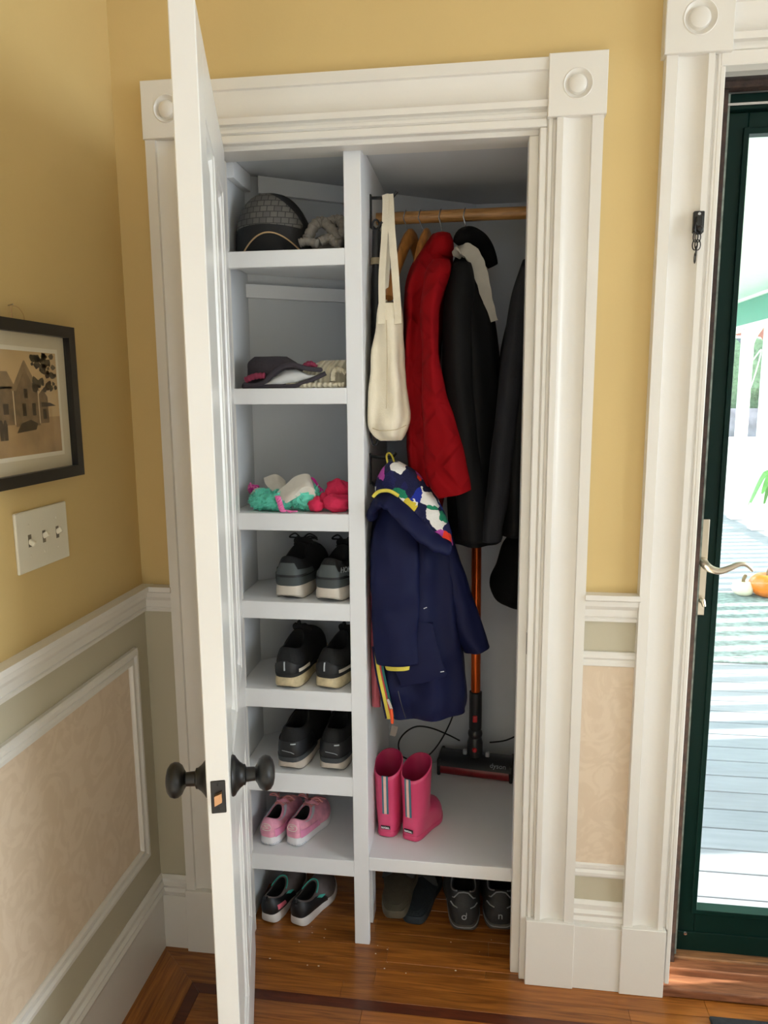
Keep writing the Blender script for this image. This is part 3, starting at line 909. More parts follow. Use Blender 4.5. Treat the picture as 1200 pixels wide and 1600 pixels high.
fleg('frame_leg', [(FY0, FZ0), (FY0, FZ1), (FY0 + fw, FZ1 - fw), (FY0 + fw, FZ0 + fw)])
mk('mat_board', bx(FX + 0.004, FX + 0.006, FY0 + fw, FY1 - fw, FZ0 + fw, FZ1 - fw), M_matb, pf)
IY0, IY1, IZ0, IZ1 = -0.680, -0.306, 1.392, 1.585
mk('inner_mat', bx(FX + 0.006, FX + 0.0066, IY0 - 0.008, IY1 + 0.008, IZ0 - 0.008, IZ1 + 0.008), M_matb2, pf)
# the print: sepia areas (flat picture), u along the wall towards the corner, v up
SEP = [mat('sepia_%s' % n, c, 0.7, v, s) for n, c, v, s in (('sky', (206, 176, 128), 0.12, 14), ('ground', (176, 146, 104), 0.2, 22), ('house', (128, 106, 76), 0.3, 60),
       ('roof', (150, 126, 92), 0.2, 50), ('dark', (74, 60, 42), 0.4, 70), ('tree', (88, 76, 54), 0.5, 90), ('pale', (214, 194, 156), 0.1, 20))]
pr_polys = []
def pq(mi, pts, lay):
    pr_polys.append((mi, pts, lay))
pq(0, [(0, 0.3), (1, 0.3), (1, 1), (0, 1)], 0)
pq(1, [(0, 0), (1, 0), (1, 0.36), (0, 0.36)], 1)
pq(3, [(0.10, 0.62), (0.64, 0.64), (0.58, 0.80), (0.16, 0.80)], 2)
pq(2, [(0.10, 0.30), (0.66, 0.30), (0.64, 0.66), (0.10, 0.66)], 2)
pq(2, [(0.62, 0.28), (0.82, 0.28), (0.82, 0.62), (0.72, 0.88), (0.62, 0.64)], 3)
pq(3, [(0.60, 0.62), (0.715, 0.91), (0.725, 0.91), (0.835, 0.62), (0.80, 0.62), (0.72, 0.84), (0.64, 0.62)], 4)
pq(2, [(0.82, 0.30), (0.90, 0.30), (0.90, 0.56), (0.86, 0.64), (0.82, 0.58)], 3)
pq(4, [(0.84, 0.46), (0.97, 0.47), (0.92, 0.50), (0.84, 0.51)], 4)
for u_, v_, w_, h_ in ((0.20, 0.40, 0.04, 0.10), (0.34, 0.40, 0.04, 0.10), (0.53, 0.40, 0.04, 0.10), (0.68, 0.38, 0.03, 0.12), (0.76, 0.38, 0.03, 0.12), (0.70, 0.55, 0.03, 0.09), (0.85, 0.34, 0.03, 0.1)):
    pq(4, [(u_, v_), (u_ + w_, v_), (u_ + w_, v_ + h_), (u_, v_ + h_)], 5)
for u_ in (0.24, 0.45, 0.61, 0.815):
    pq(6, [(u_, 0.3), (u_ + 0.008, 0.3), (u_ + 0.008, 0.62), (u_, 0.62)], 5)
random.seed(11)
for q in range(46):
    u_ = 0.88 + random.uniform(-0.10, 0.11)
    v_ = 0.86 + random.uniform(-0.22, 0.13) - abs(u_ - 0.92) * 0.3
    r_ = random.uniform(0.012, 0.032)
    pts = [(min(1, u_ + r_ * math.cos(t * 1.05) * random.uniform(0.6, 1.2)), min(1, v_ + 1.6 * r_ * math.sin(t * 1.05) * random.uniform(0.6, 1.2))) for t in range(6)]
    pq(5 if q % 3 else 4, pts, 6 + q % 3)
for q, u_ in enumerate((0.30, 0.36, 0.43, 0.47, 0.505, 0.535, 0.15)):
    hgt = 0.19
    pq(6 if q in (1, 2) else 4, [(u_ - 0.014, 0.16), (u_ + 0.014, 0.16), (u_ + 0.016, 0.16 + hgt * 0.75), (u_ + 0.006, 0.16 + hgt), (u_ - 0.006, 0.16 + hgt), (u_ - 0.016, 0.16 + hgt * 0.75)], 6)
pq(4, [(0.62, 0.22), (0.78, 0.24), (0.80, 0.30), (0.74, 0.34), (0.66, 0.31)], 6)
V, F, MI = [], [], []
for mi, pts, lay in pr_polys:
    k = len(V)
    V += [(FX + 0.0067 + 0.00005 * lay, IY0 + a * (IY1 - IY0), IZ0 + b * (IZ1 - IZ0)) for a, b in pts]
    F.append(tuple(range(k, k + len(pts))))
    MI.append(mi)
me_print = mk('photo_print', (V, F, MI), None, pf, mats=SEP, label='sepia photograph of a gabled house with people and a tree')
mk('glazing', bx(FX + 0.0095, FX + 0.0105, FY0 + fw, FY1 - fw, FZ0 + fw, FZ1 - fw), glass('picture_glazing', (1, 1, 1), 0.03), pf)
nl = thing('picture_nail', 'small nail with picture wire above the black frame', 'nail', (-0.5920, -0.4268, 1.6643))
nx, ny, nz = (-0.5920, -0.4268, 1.6643)
mk('nail', tube([(WL - 0.004, ny, nz), (WL + 0.010, ny, nz + 0.003)], 0.0012, 6), M_chrome, nl)
mk('wire', tube([(WL + 0.006, ny, nz), (WL + 0.004, ny + 0.002, nz - 0.02), (WL + 0.004, ny + 0.004, FZ1 + 0.0)], 0.0006, 5), M_brass, nl)
mk('loose_wire', tube(spline([(WL + 0.006, ny, nz), (WL + 0.006, ny + 0.02, nz + 0.0), (WL + 0.006, ny + 0.036, nz - 0.014), (WL + 0.006, ny + 0.034, nz - 0.03)], 4), 0.0005, 5), M_brass, nl)

M_plate = mat('ivory_switch_plate', (232, 226, 206), 0.25, 0.01, 8)
sw = thing('light_switch', 'ivory triple toggle light switch plate on the left wall', 'light switch', (WL, -0.385, 1.228))
sp = mk('switch_plate', bx(WL, WL + 0.006, -0.470, -0.300, 1.170, 1.287, 0.0025, 2), M_plate, sw)
for q, up in enumerate((-1, 1, 1)):
    yy = -0.431 + q * 0.046
    mk('toggle', xf(bx(0.0, 0.013, -0.0042, 0.0042, -0.005, 0.005, 0.0012), (WL + 0.005, yy, 1.229), (0, -0.55 * up, 0)), M_plate, sw)
    for dz in (-0.030, 0.030):
        mk('screw', xf(lathe([(0.003, 0), (0.0025, 0.001), (0, 0.0012)], 10), (WL + 0.006, yy, 1.229 + dz), (0, math.pi / 2, 0)), M_plate, sp)
    mk('slot', bx(WL + 0.0055, WL + 0.0063, yy - 0.005, yy + 0.005, 1.229 - 0.012, 1.229 + 0.012), mat('slot_dark', (120, 112, 96), 0.6, 0.05, 10), sp)

ch = thing('door_chain', 'black door chain guard hanging on the entrance casing', 'door chain', (0.712, 0.0, 1.82))
mk('slide_plate', bx(0.700, 0.722, -0.004, 0.006, 1.832, 1.876, 0.0015), M_black, ch)
mk('track', bx(0.704, 0.718, -0.010, -0.003, 1.828, 1.866, 0.002), M_black, ch)
mk('screw', xf(lathe([(0.004, 0), (0.003, 0.0015), (0, 0.002)], 10), (0.711, -0.004, 1.870), (math.pi / 2, 0, 0)), M_chrome, ch)
mk('knob', xf(lathe([(0.007, 0), (0.007, 0.006), (0.005, 0.009), (0, 0.010)], 14), (0.711, -0.008, 1.838), (math.pi / 2, 0, 0)), M_black, ch)
def link(c, a, b, r, rot):
    pts = [(a * math.cos(t * math.pi / 8), 0, b * math.sin(t * math.pi / 8)) for t in range(17)]
    return xf(tube(pts, r, 6, cap=False), c, rot)
for q, (cx, cz, rz) in enumerate(((0.704, 1.840, 0.9), (0.7035, 1.822, 0.3), (0.7085, 1.822, -0.3), (0.703, 1.806, 0.2), (0.709, 1.806, -0.2), (0.706, 1.793, 1.4), (0.705, 1.780, 1.57))):
    mk('chain_link', link((cx, -0.012 - 0.002 * (q % 2), cz), 0.0055, 0.0105, 0.0012, (0, 0.1 * (q % 2) - 0.05, rz)), M_black, ch, True)

dm = mk('entrance_mat', bx(0.828, 1.65, -0.62, -0.056, 0.0005, 0.011, 0.004, 2), mat('charcoal_mat', (44, 46, 52), 0.9, 0.2, 60, 0.4, 200))
tag(dm, 'charcoal entrance mat on the oak floor before the threshold', 'mat')

hr_ = mk('bounce_rug', bx(-0.2, 3.6, -3.7, -0.95, 0.0005, 0.011, 0.004), mat('neutral_bounce_grey', (206, 206, 204), 0.95, 0.08, 12, 0.3, 120))  # added behind the camera so the floor bounces neutral light
tag(hr_, 'large pale grey sheet added on the unseen hall floor for neutral bounce light', 'rug')

# ---------------------------------------------------------------- hangers, hooks
def hook_wire(x, yc, ztop, dx, zneck, r=0.0016):
    pts = [(x + dx * 0.0, yc + 0.017, ztop - 0.028)]
    for t in range(0, 9):
        a = -0.3 + (math.pi + 0.6) * t / 8
        pts.append((x + 0.004 * math.sin(a), yc + 0.0185 * math.cos(a), ztop - 0.0185 + 0.0185 * math.sin(a)))
    pts += [(x + dx * 0.4, yc - 0.010, ztop - 0.045), (x + dx, yc - 0.002, zneck)]
    return tube(pts, r, 6)
def wood_hanger(label, x, dx, near, zneck=1.905, yc=0.34, ztop=1.981, group='wooden coat hangers on the rod'):
    h = thing('coat_hanger', label, 'hanger', (x + dx, yc, zneck), group=group)
    mk('hook', hook_wire(x, yc, ztop, dx, zneck), M_chrome, h, True)
    nx_, ny_, nz_ = near
    pts = spline([(nx_, ny_, nz_), ((nx_ + x + dx) / 2 - 0.005, (ny_ + yc) / 2, (nz_ + zneck) / 2 + 0.012), (x + dx, yc, zneck + 0.006),
                  (x + dx + (x + dx - nx_) * 0.5, yc + (yc - ny_) * 0.5, (nz_ + zneck) / 2 + 0.012), (x + dx + (x + dx - nx_) * 0.7, yc + (yc - ny_) * 0.75, nz_ + 0.02)], 6)
    n = len(pts)
    mk('shoulder_bar', tube(pts, [0.010 + 0.014 * math.sin(math.pi * i / (n - 1)) for i in range(n)], 12, [0.010 + 0.004 * abs(1 - 2 * i / (n - 1)) for i in range(n)]), M_hang, h, True)
    return h
HX = [(0.0509, 0.3400, 1.9923)[0], (0.0901, 0.3400, 1.9908)[0], (0.1443, 0.3400, 1.9887)[0], (0.2082, 0.3400, 1.9862)[0]]
wood_hanger('empty wooden coat hanger nearest the tote bag', HX[0], 0.018, (0.0280, 0.1600, 1.7343))
wood_hanger('empty wooden coat hanger touching the red coat', HX[1], 0.020, (0.0975, 0.2000, 1.7933))
wood_hanger('coat hanger holding the red coat', HX[2], 0.012, (HX[2] + 0.0, 0.24, 1.86), 1.893)
wood_hanger('coat hanger holding the black coat with grey lining', HX[3], 0.012, (HX[3] + 0.01, 0.24, 1.86), 1.893)

def wire_hook(label, y, z, s):
    h = thing('coat_hook', label, 'hook', (-0.0235, y, z), group='black wire hooks on the closet divider')
    mk('hook_plate', bx(-0.0245, -0.0205, y - 0.008, y + 0.008, z - 0.075, z + 0.006, 0.001), M_black, h)
    mk('hook_wire', tube(spline([(-0.020, y, z - 0.070), (-0.004, y - 0.02, z - 0.082), (0.010, y - 0.035, z - 0.068)], 4), 0.0036, 8), M_black, h, True)
    mk('upper_prong', tube([(-0.020, y, z - 0.002), (0.010, y - 0.006, z - 0.004), (0.036, y - 0.012, z - 0.004), (0.046, y - 0.014, z + 0.008)], 0.0040, 8), M_black, h, True)
    return h
wire_hook('upper black wire hook on the divider holding the tote bag', 0.228, 1.990, 1)
wire_hook('lower black wire hook on the divider holding the navy jacket', 0.180, 1.343, 1)

# ---------------------------------------------------------------- tote bag and umbrella
M_canvas = mat('natural_canvas', (240, 229, 204), 0.85, 0.04, 30, 0.25, 400)
tb = thing('tote_bag', 'natural canvas tote bag hanging from the upper hook', 'bag', (0.028, 0.15, 1.38))
ts = [(0.0069, 0.0610, 1.7207), (0.0035, 0.0656, 1.6962), (-0.0051, 0.0670, 1.6346), (-0.0139, 0.0716, 1.5644), (-0.0195, 0.0779, 1.4932), (-0.0200, 0.0826, 1.4421), (-0.0170, 0.0777, 1.4164), (-0.0057, 0.0679, 1.3970), (0.0073, 0.0581, 1.3841)]
ts = [(max(a, -0.0215), b, c) for a, b, c in ts]
mk('bag_body', drape(ts, 0.150, [0.020, 0.024, 0.032, 0.042, 0.050, 0.054, 0.050, 0.040, 0.020], 64, 2.8, 0.17, 5, 0.011, 2, nsc=17), M_canvas, tb, 'all')
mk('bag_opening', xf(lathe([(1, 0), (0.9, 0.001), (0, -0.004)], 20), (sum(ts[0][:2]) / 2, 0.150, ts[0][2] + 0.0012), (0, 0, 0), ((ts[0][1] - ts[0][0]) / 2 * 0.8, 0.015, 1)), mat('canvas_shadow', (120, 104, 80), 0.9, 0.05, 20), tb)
mk('side_seam', tube([(0.0299, 0.1185, 1.6780), (0.0329, 0.1030, 1.5858), (0.0315, 0.0965, 1.4936), (0.0284, 0.1045, 1.4185)], 0.0008, 5), mat('canvas_thread', (196, 176, 138), 0.9, 0.05, 20), tb)
mk('base_seam', tube(spline([(-0.0096, 0.1120, 1.4182), (0.0082, 0.1000, 1.4125), (0.0294, 0.0960, 1.4111), (0.0559, 0.1000, 1.4140), (0.0785, 0.1120, 1.4244)], 5), 0.0009, 5), MATS['canvas_thread'], tb)
def strap(nm, pts, wd):
    mk(nm, ribbon(spline(pts, 6), wd, 0.003, (1, -0.15, 0)), M_canvas, tb)
strap('strap', [(0.0173, 0.1180, 1.6691), (0.0180, 0.1270, 1.7124), (0.0154, 0.1500, 1.7881), (0.0177, 0.1850, 1.8849), (0.0189, 0.2050, 1.9678), (0.0165, 0.2120, 1.9907)], 0.017)
strap('strap', [(0.0581, 0.1180, 1.6683), (0.0557, 0.1270, 1.7116), (0.0471, 0.1500, 1.8022), (0.0354, 0.1850, 1.8994), (0.0301, 0.2050, 1.9674), (0.0277, 0.2120, 1.9903)], 0.018)
strap('strap', [(0.0176, 0.1650, 1.7228), (0.0232, 0.1750, 1.7916), (0.0244, 0.1950, 1.8866), (0.0228, 0.2120, 1.9693), (0.0223, 0.2170, 1.9917)], 0.015)

M_nylon = mat('black_nylon', (18, 18, 20), 0.45, 0.2, 30, 0.15, 60)
um = thing('umbrella', 'folded black umbrella hanging beside the tote bag', 'umbrella', (-0.006, 0.21, 1.45))
upts = [(-0.006, 0.205, z) for z in (1.905, 1.86, 1.82, 1.78, 1.70, 1.60, 1.52, 1.46, 1.43)]
mk('folded_canopy', tube(upts, [0.010, 0.012, 0.012, 0.014, 0.015, 0.016, 0.014, 0.010, 0.006], 12), M_nylon, um, True)
mk('canopy_rib', tube([(0.004, 0.196, 1.90), (0.007, 0.192, 1.78), (0.008, 0.190, 1.62), (0.004, 0.196, 1.47)], 0.003, 6), M_blackpl, um, True)
mk('cord_loop', link((-0.006, 0.200, 1.915), 0.009, 0.014, 0.0028, (0, 0, 0.3)), M_nylon, um, True)
mk('tie_strap', tube([(-0.006, 0.205, 1.838), (-0.006, 0.205, 1.822)], 0.0155, 14), mat('tan_strap', (150, 134, 104), 0.7, 0.1, 30), um, True)
mk('wrist_strap', tube(spline([(-0.0196, 0.1700, 1.4611), (-0.0202, 0.1600, 1.4160), (-0.0116, 0.1550, 1.3739), (0.0000, 0.1550, 1.3804), (-0.0027, 0.1650, 1.4287)], 5), 0.0028, 6), M_nylon, um, True)

# ---------------------------------------------------------------- coats on the rod
M_red = mat('red_quilted_nylon', (128, 3, 11), 0.8, 0.10, 12, 0.1, 30, spec=0.12)
quilt(M_red, 3.2, 0.7)
rcx = thing('coat', 'red quilted coat hanging between the wooden hangers and the black coat', 'coat', (0.09, 0.3, 1.25))
rb_ = [(0.1275, 0.1702, 1.9035), (0.1078, 0.1802, 1.8754), (0.0796, 0.1838, 1.8315), (0.0611, 0.1711, 1.7713), (0.0541, 0.1551, 1.6580), (0.0554, 0.1457, 1.5256), (0.0636, 0.1565, 1.3902), (0.0703, 0.1642, 1.2518), (0.0737, 0.1577, 1.1814)]
mk('coat_body', drape(rb_, 0.29, [0.03, 0.06, 0.11, 0.15, 0.16, 0.16, 0.16, 0.16, 0.15], 64, 2.2, 0.07, 7, 0.014, 4, nsc=13), M_red, rcx, 'all')
rs_ = [(0.1360, 0.1784, 1.8248), (0.1209, 0.1816, 1.7929), (0.1133, 0.1638, 1.7345), (0.1149, 0.1550, 1.6452), (0.1165, 0.1615, 1.5695), (0.1182, 0.1775, 1.4927), (0.1214, 0.2030, 1.4150), (0.1247, 0.2257, 1.3285), (0.1376, 0.2372, 1.2808), (0.1536, 0.2407, 1.2537)]
mk('sleeve', drape(rs_, [0.19, 0.165, 0.145, 0.13, 0.125, 0.12, 0.12, 0.12, 0.12, 0.12], [0.04, 0.05, 0.052, 0.05, 0.05, 0.05, 0.05, 0.05, 0.05, 0.046], 48, 2.2, 0.06, 5, 0.014, 8, 0.0, slope_end=0.28, sub=7, nsc=14), M_red, rcx, 'all')
mk('collar', drape([(0.1375, 0.1774, 1.8992), (0.1279, 0.1838, 1.8840), (0.1215, 0.1856, 1.8627), (0.1119, 0.1826, 1.8383)], 0.25, [0.03, 0.05, 0.058, 0.05], 32, 2.2, 0, 5, 0.006, 2), M_red, rcx, 'all')

M_blk = mat('black_wool_blend', (8, 8, 9), 0.85, 0.25, 20, 0.2, 120, spec=0.15)
M_blk2 = mat('black_shell_fabric', (9, 9, 11), 0.75, 0.25, 14, 0.2, 40, spec=0.2)
M_lin = mat('grey_coat_lining', (146, 142, 134), 0.6, 0.12, 18, 0.4, 40)
bc = thing('coat', 'black coat with pale grey collar lining hanging in the middle of the rod', 'coat', (0.20, 0.3, 1.15))
mk('coat_body', drape([(0.1901, 0.2390, 1.8606), (0.1740, 0.2624, 1.8163), (0.1613, 0.2831, 1.7366), (0.1553, 0.3047, 1.6233), (0.1596, 0.3176, 1.4577), (0.1674, 0.3241, 1.2876), (0.1755, 0.3241, 1.1093)], 0.32, [0.05, 0.10, 0.15, 0.17, 0.17, 0.17, 0.16], 56, 2.2, 0.06, 7, 0.010, 6), M_blk2, bc, 'all')
mk('sleeve', drape([(0.1849, 0.2346, 1.8158), (0.1728, 0.2415, 1.7556), (0.1640, 0.2366, 1.6486), (0.1713, 0.2449, 1.4920), (0.1886, 0.2630, 1.3311), (0.2060, 0.2778, 1.1995), (0.2099, 0.2821, 1.1292)], [0.21, 0.18, 0.165, 0.16, 0.16, 0.16, 0.16], 0.05, 40, 2.2, 0.05, 5, 0.009, 3), M_blk2, bc, 'all')
mk('collar', tube(spline([(0.1976, 0.2400, 1.8680), (0.2151, 0.2400, 1.8875), (0.2436, 0.2700, 1.8831), (0.2683, 0.2900, 1.8593), (0.2853, 0.3000, 1.8255)], 6), [0.014 + 0.014 * math.sin(math.pi * (i / 24) ** 0.8) for i in range(25)], 14), M_blk, bc, 'all')
mk('lining', ribbon(spline([(0.1927, 0.2050, 1.8373), (0.2087, 0.1950, 1.8502), (0.2340, 0.1900, 1.8365), (0.2532, 0.1950, 1.7974), (0.2698, 0.2000, 1.7396), (0.2882, 0.2100, 1.6783)], 6), [0.016 + 0.020 * math.sin(math.pi * min(0.9, 0.08 + i / 33)) + 0.002 * math.sin(i * 1.7) for i in range(31)], 0.012, (1, 0, 0.3)), M_lin, bc, True, 'pale grey crumpled lining')

M_char = mat('charcoal_twill', (26, 27, 32), 0.8, 0.12, 30, 0.2, 160, spec=0.25)
dc = thing('coat', 'charcoal coat hanging furthest right against the door jamb', 'coat', (0.33, 0.25, 1.15))
mk('coat_body', drape([(0.3594, 0.3937, 1.8313), (0.3419, 0.4045, 1.7734), (0.3217, 0.4101, 1.6808), (0.3046, 0.4131, 1.5707), (0.2947, 0.4147, 1.3931), (0.2936, 0.4166, 1.2605), (0.2990, 0.4149, 1.1385)], 0.28, [0.05, 0.10, 0.14, 0.15, 0.15, 0.15, 0.14], 56, 2.2, 0.05, 7, 0.010, 7), M_blk2, dc, 'all')
mk('sleeve', drape([(0.3505, 0.3866, 1.8004), (0.3307, 0.3822, 1.7342), (0.3173, 0.3723, 1.6445), (0.3038, 0.3626, 1.5378), (0.2906, 0.3471, 1.3971), (0.2770, 0.3343, 1.2526), (0.2653, 0.3199, 1.1706), (0.2626, 0.3174, 1.1324)], [0.19, 0.17, 0.155, 0.15, 0.15, 0.15, 0.15, 0.15], 0.045, 40, 2.2, 0.04, 5, 0.008, 11), M_char, dc, 'all')

lb = thing('garment', 'bulky black garment hanging low beside the right jamb', 'garment', (0.37, 0.3, 0.85))
mk('cloth', drape([(0.3571, 0.4180, 1.1838), (0.3414, 0.4215, 1.1170), (0.3197, 0.4224, 1.0813), (0.3052, 0.4222, 1.0240), (0.2919, 0.4232, 0.9843), (0.2994, 0.4241, 0.9518), (0.3173, 0.4213, 0.9266), (0.3630, 0.4184, 0.9054)], 0.32, [0.05, 0.08, 0.10, 0.11, 0.11, 0.10, 0.08, 0.03], 48, 2.2, 0.05, 6, 0.012, 12), M_blk, lb, 'all')

# ---------------------------------------------------------------- navy child's jacket
M_navy = mat('navy_waterproof', (17, 22, 58), 0.6, 0.10, 10, 0.15, 30, spec=0.18)
M_yel = mat('yellow_fleece', (226, 208, 84), 0.8, 0.08, 40, 0.3, 200)
def hood_pattern():
    m = bpy.data.materials.new('flower_fleece')
    m.use_nodes = True
    nt = m.node_tree
    b = nt.nodes['Principled BSDF']
    b.inputs['Roughness'].default_value = 0.95
    tc = nt.nodes.new('ShaderNodeTexCoord')
    nz_ = nt.nodes.new('ShaderNodeTexNoise')
    nz_.inputs['Scale'].default_value = 60
    mixv = nt.nodes.new('ShaderNodeVectorMath')
    mixv.operation = 'MULTIPLY_ADD'
    mixv.inputs[1].default_value = (0.012, 0.012, 0.012)
    nt.links.new(tc.outputs['Object'], nz_.inputs['Vector'])
    nt.links.new(nz_.outputs['Color'], mixv.inputs[0])
    nt.links.new(tc.outputs['Object'], mixv.inputs[2])
    v = nt.nodes.new('ShaderNodeTexVoronoi')
    v.inputs['Scale'].default_value = 34
    nt.links.new(mixv.outputs[0], v.inputs['Vector'])
    sx = nt.nodes.new('ShaderNodeSeparateColor')
    nt.links.new(v.outputs['Color'], sx.inputs[0])
    r = nt.nodes.new('ShaderNodeValToRGB')
    r.color_ramp.interpolation = 'CONSTANT'
    cols = ((18, 20, 62), (235, 232, 226), (22, 24, 74), (26, 130, 96), (18, 20, 62), (240, 62, 36), (24, 26, 80), (176, 70, 160), (235, 232, 226), (24, 44, 150), (18, 20, 62), (214, 190, 60))
    for i, c in enumerate(cols):
        e = r.color_ramp.elements[i] if i < 2 else r.color_ramp.elements.new(0.5)
    for i, c in enumerate(cols):
        r.color_ramp.elements[i].position = i / len(cols)
        r.color_ramp.elements[i].color = lin(c) + (1,)
    nt.links.new(sx.outputs[0], r.inputs[0])
    nt.links.new(r.outputs[0], b.inputs['Base Color'])
    n2 = nt.nodes.new('ShaderNodeTexNoise')
    n2.inputs['Scale'].default_value = 260
    bp = nt.nodes.new('ShaderNodeBump')
    bp.inputs['Strength'].default_value = 0.7
    bp.inputs['Distance'].default_value = 0.004
    nt.links.new(tc.outputs['Object'], n2.inputs['Vector'])
    nt.links.new(n2.outputs['Fac'], bp.inputs['Height'])
    nt.links.new(bp.outputs[0], b.inputs['Normal'])
    return m
M_hood = hood_pattern()
nj = thing('childs_jacket', 'navy child jacket with bright flower fleece hood lining on the lower hook', 'jacket', (0.09, 0.15, 0.70))
nb = [(0.0068, 0.1135, 1.2472), (-0.0174, 0.1600, 1.1869), (-0.0233, 0.1869, 1.1123), (-0.0241, 0.2009, 1.0265), (-0.0235, 0.2118, 0.9218), (-0.0176, 0.2229, 0.8155), (-0.0044, 0.2307, 0.7221), (0.0092, 0.2329, 0.6714), (0.0161, 0.2332, 0.6495)]
nb = [(max(a, -0.021), b, c) for a, b, c in nb]
mk('jacket_body', drape(nb, 0.185, [0.04, 0.06, 0.07, 0.072, 0.075, 0.078, 0.078, 0.076, 0.072], 72, 2.3, 0.09, 7, 0.013, 5, slope_end=0.09, sub=8, nsc=15), M_navy, nj, 'all')
ls = [(0.0181, 0.0863, 1.2195), (-0.0053, 0.1056, 1.1638), (-0.0128, 0.1105, 1.0741), (-0.0121, 0.1106, 0.9729), (-0.0080, 0.1089, 0.8872), (-0.0002, 0.1123, 0.8127)]
ls = [(max(a, -0.021), b, c) for a, b, c in ls]
sv = mk('sleeve', drape(ls, [0.14, 0.12, 0.11, 0.108, 0.108, 0.108], [0.03, 0.034, 0.036, 0.036, 0.036, 0.034], 48, 2.4, 0.07, 5, 0.010, 9, slope_end=0.02, sub=8, nsc=18), M_navy, nj, 'all')
mk('cuff', drape([(0.0185, 0.0940, 0.8215), (0.0200, 0.0939, 0.8075), (0.0233, 0.0923, 0.7953)], 0.108, [0.024, 0.025, 0.024], 28, 2.4, 0.02, 5, 0, 1, 0.06), M_yel, sv, 'all', 'pale yellow fleece cuff')
rsv = [(0.1396, 0.1896, 1.1460), (0.1533, 0.2101, 1.0781), (0.1672, 0.2377, 0.9923), (0.1845, 0.2620, 0.9196), (0.2087, 0.2812, 0.8622), (0.2260, 0.2902, 0.8273)]
mk('sleeve', drape(rsv, 0.185, [0.03, 0.036, 0.038, 0.038, 0.038, 0.036], 48, 2.4, 0.07, 5, 0.010, 3, slope_end=0.25, sub=8, nsc=18), M_navy, nj, 'all')
hl = [(0.0293, 0.0585, 1.3306), (0.0128, 0.0941, 1.3113), (-0.0023, 0.1297, 1.2756), (0.0056, 0.1573, 1.2332), (0.0481, 0.1785, 1.1909), (0.1006, 0.1900, 1.1518), (0.1496, 0.1951, 1.1225)]
mk('hood_lining', drape(hl, 0.135, [0.014, 0.034, 0.046, 0.050, 0.048, 0.044, 0.03], 56, 2.2, 0.05, 6, 0.010, 6, nsc=22), M_hood, nj, 'all', 'fleece lining with white, green, red and purple flowers on navy')
hr = spline([(-0.0084, 0.1000, 1.1941), (0.0018, 0.0880, 1.2255), (0.0256, 0.0800, 1.2415), (0.0518, 0.0740, 1.2331), (0.0841, 0.0680, 1.2010), (0.1220, 0.0680, 1.1632), (0.1595, 0.0750, 1.1336), (0.1873, 0.0900, 1.1213)], 6)
n = len(hr)
mk('hood_edge', tube(hr, [0.016 + 0.020 * math.sin(math.pi * (0.12 + 0.8 * i / (n - 1))) + 0.0025 * math.sin(i * 1.3) for i in range(n)], 16, [0.013 + 0.002 * math.sin(i * 0.9) for i in range(n)]), M_navy, nj, 'all')
mk('hood_trim', tube(spline([(-0.0013, 0.0780, 1.2494), (0.0138, 0.0740, 1.2629), (0.0395, 0.0720, 1.2651), (0.0633, 0.0720, 1.2526)], 5), 0.0045, 8), M_yel, nj, True, 'yellow fleece edge of the hood')
mk('hanging_loop', tube(spline([(0.0299, 0.1250, 1.3246), (0.0235, 0.1500, 1.3450), (0.0298, 0.1650, 1.3503), (0.0399, 0.1500, 1.3386), (0.0477, 0.1250, 1.3231)], 5), 0.0026, 6), M_yel, nj, True, 'yellow hanging loop')
def skin(pts, off, th, m, nm, parent, lab=None):
    """thin flap over the jacket front: quad grid of world points"""
    r = [spline(row_, 5) for row_ in pts]
    cols_ = [spline([row_[i] for row_ in r], 5) for i in range(len(r[0]))]
    r = [[c[j] + noise.noise_vector(c[j] * 40) * 0.0022 for c in cols_] for j in range(len(cols_[0]))] if len(pts) > 2 else [[Vector(p) for p in row_] for row_ in pts]
    R = [row_ + [q + Vector((0, th, 0)) for q in reversed(row_)] for row_ in r]
    return mk(nm, rings(R), m, parent, True, lab)
skin([[(0.0198, 0.1050, 0.9136), (0.1065, 0.1000, 0.9234), (0.1456, 0.1040, 0.9184)], [(0.0301, 0.0990, 0.8383), (0.1122, 0.0920, 0.8614), (0.1593, 0.0980, 0.8612)], [(0.0617, 0.0970, 0.7603), (0.1206, 0.0910, 0.7760), (0.1795, 0.0960, 0.7941)], [(0.0647, 0.1000, 0.7452), (0.1237, 0.0930, 0.7632), (0.1811, 0.0980, 0.7812)]], 0, 0.012, M_navy, 'pocket_flap', nj)
M_wdot = mat('white_bartack', (220, 222, 228), 0.6, 0.05, 20)
for q in ((663,950,666,951), (688,1048,694,1047), (632,1009,634,1010), (650,1023,653,1023)):
    pass
mk('bartack', tube([(0.1230, 0.0980, 0.9602), (0.1312, 0.0980, 0.9638)], 0.0011, 6), M_wdot, nj)
mk('bartack', tube([(0.1667, 0.0890, 0.7962), (0.1765, 0.0890, 0.7984)], 0.0011, 6), M_wdot, nj)
zp = [(-0.0098, 0.1200, 0.8466), (-0.0007, 0.1120, 0.7831), (0.0129, 0.1080, 0.7198), (0.0263, 0.1060, 0.6553)]
mk('front_edge', ribbon(spline(zp, 5), 0.010, 0.006, (1, 0, 0)), M_navy, nj, True)
mk('placket_lining', ribbon(spline([(a + 0.0052, b - 0.004, c) for a, b, c in zp], 5), 0.0085, 0.004, (1, 0, 0)), M_yel, nj, True, 'yellow lining strip along the zip')
mk('placket_binding', ribbon(spline([(a + 0.0115, b - 0.004, c + 0.002) for a, b, c in zp], 5), 0.0035, 0.004, (1, 0, 0)), mat('red_binding', (206, 70, 74), 0.7, 0.05, 30), nj, True)
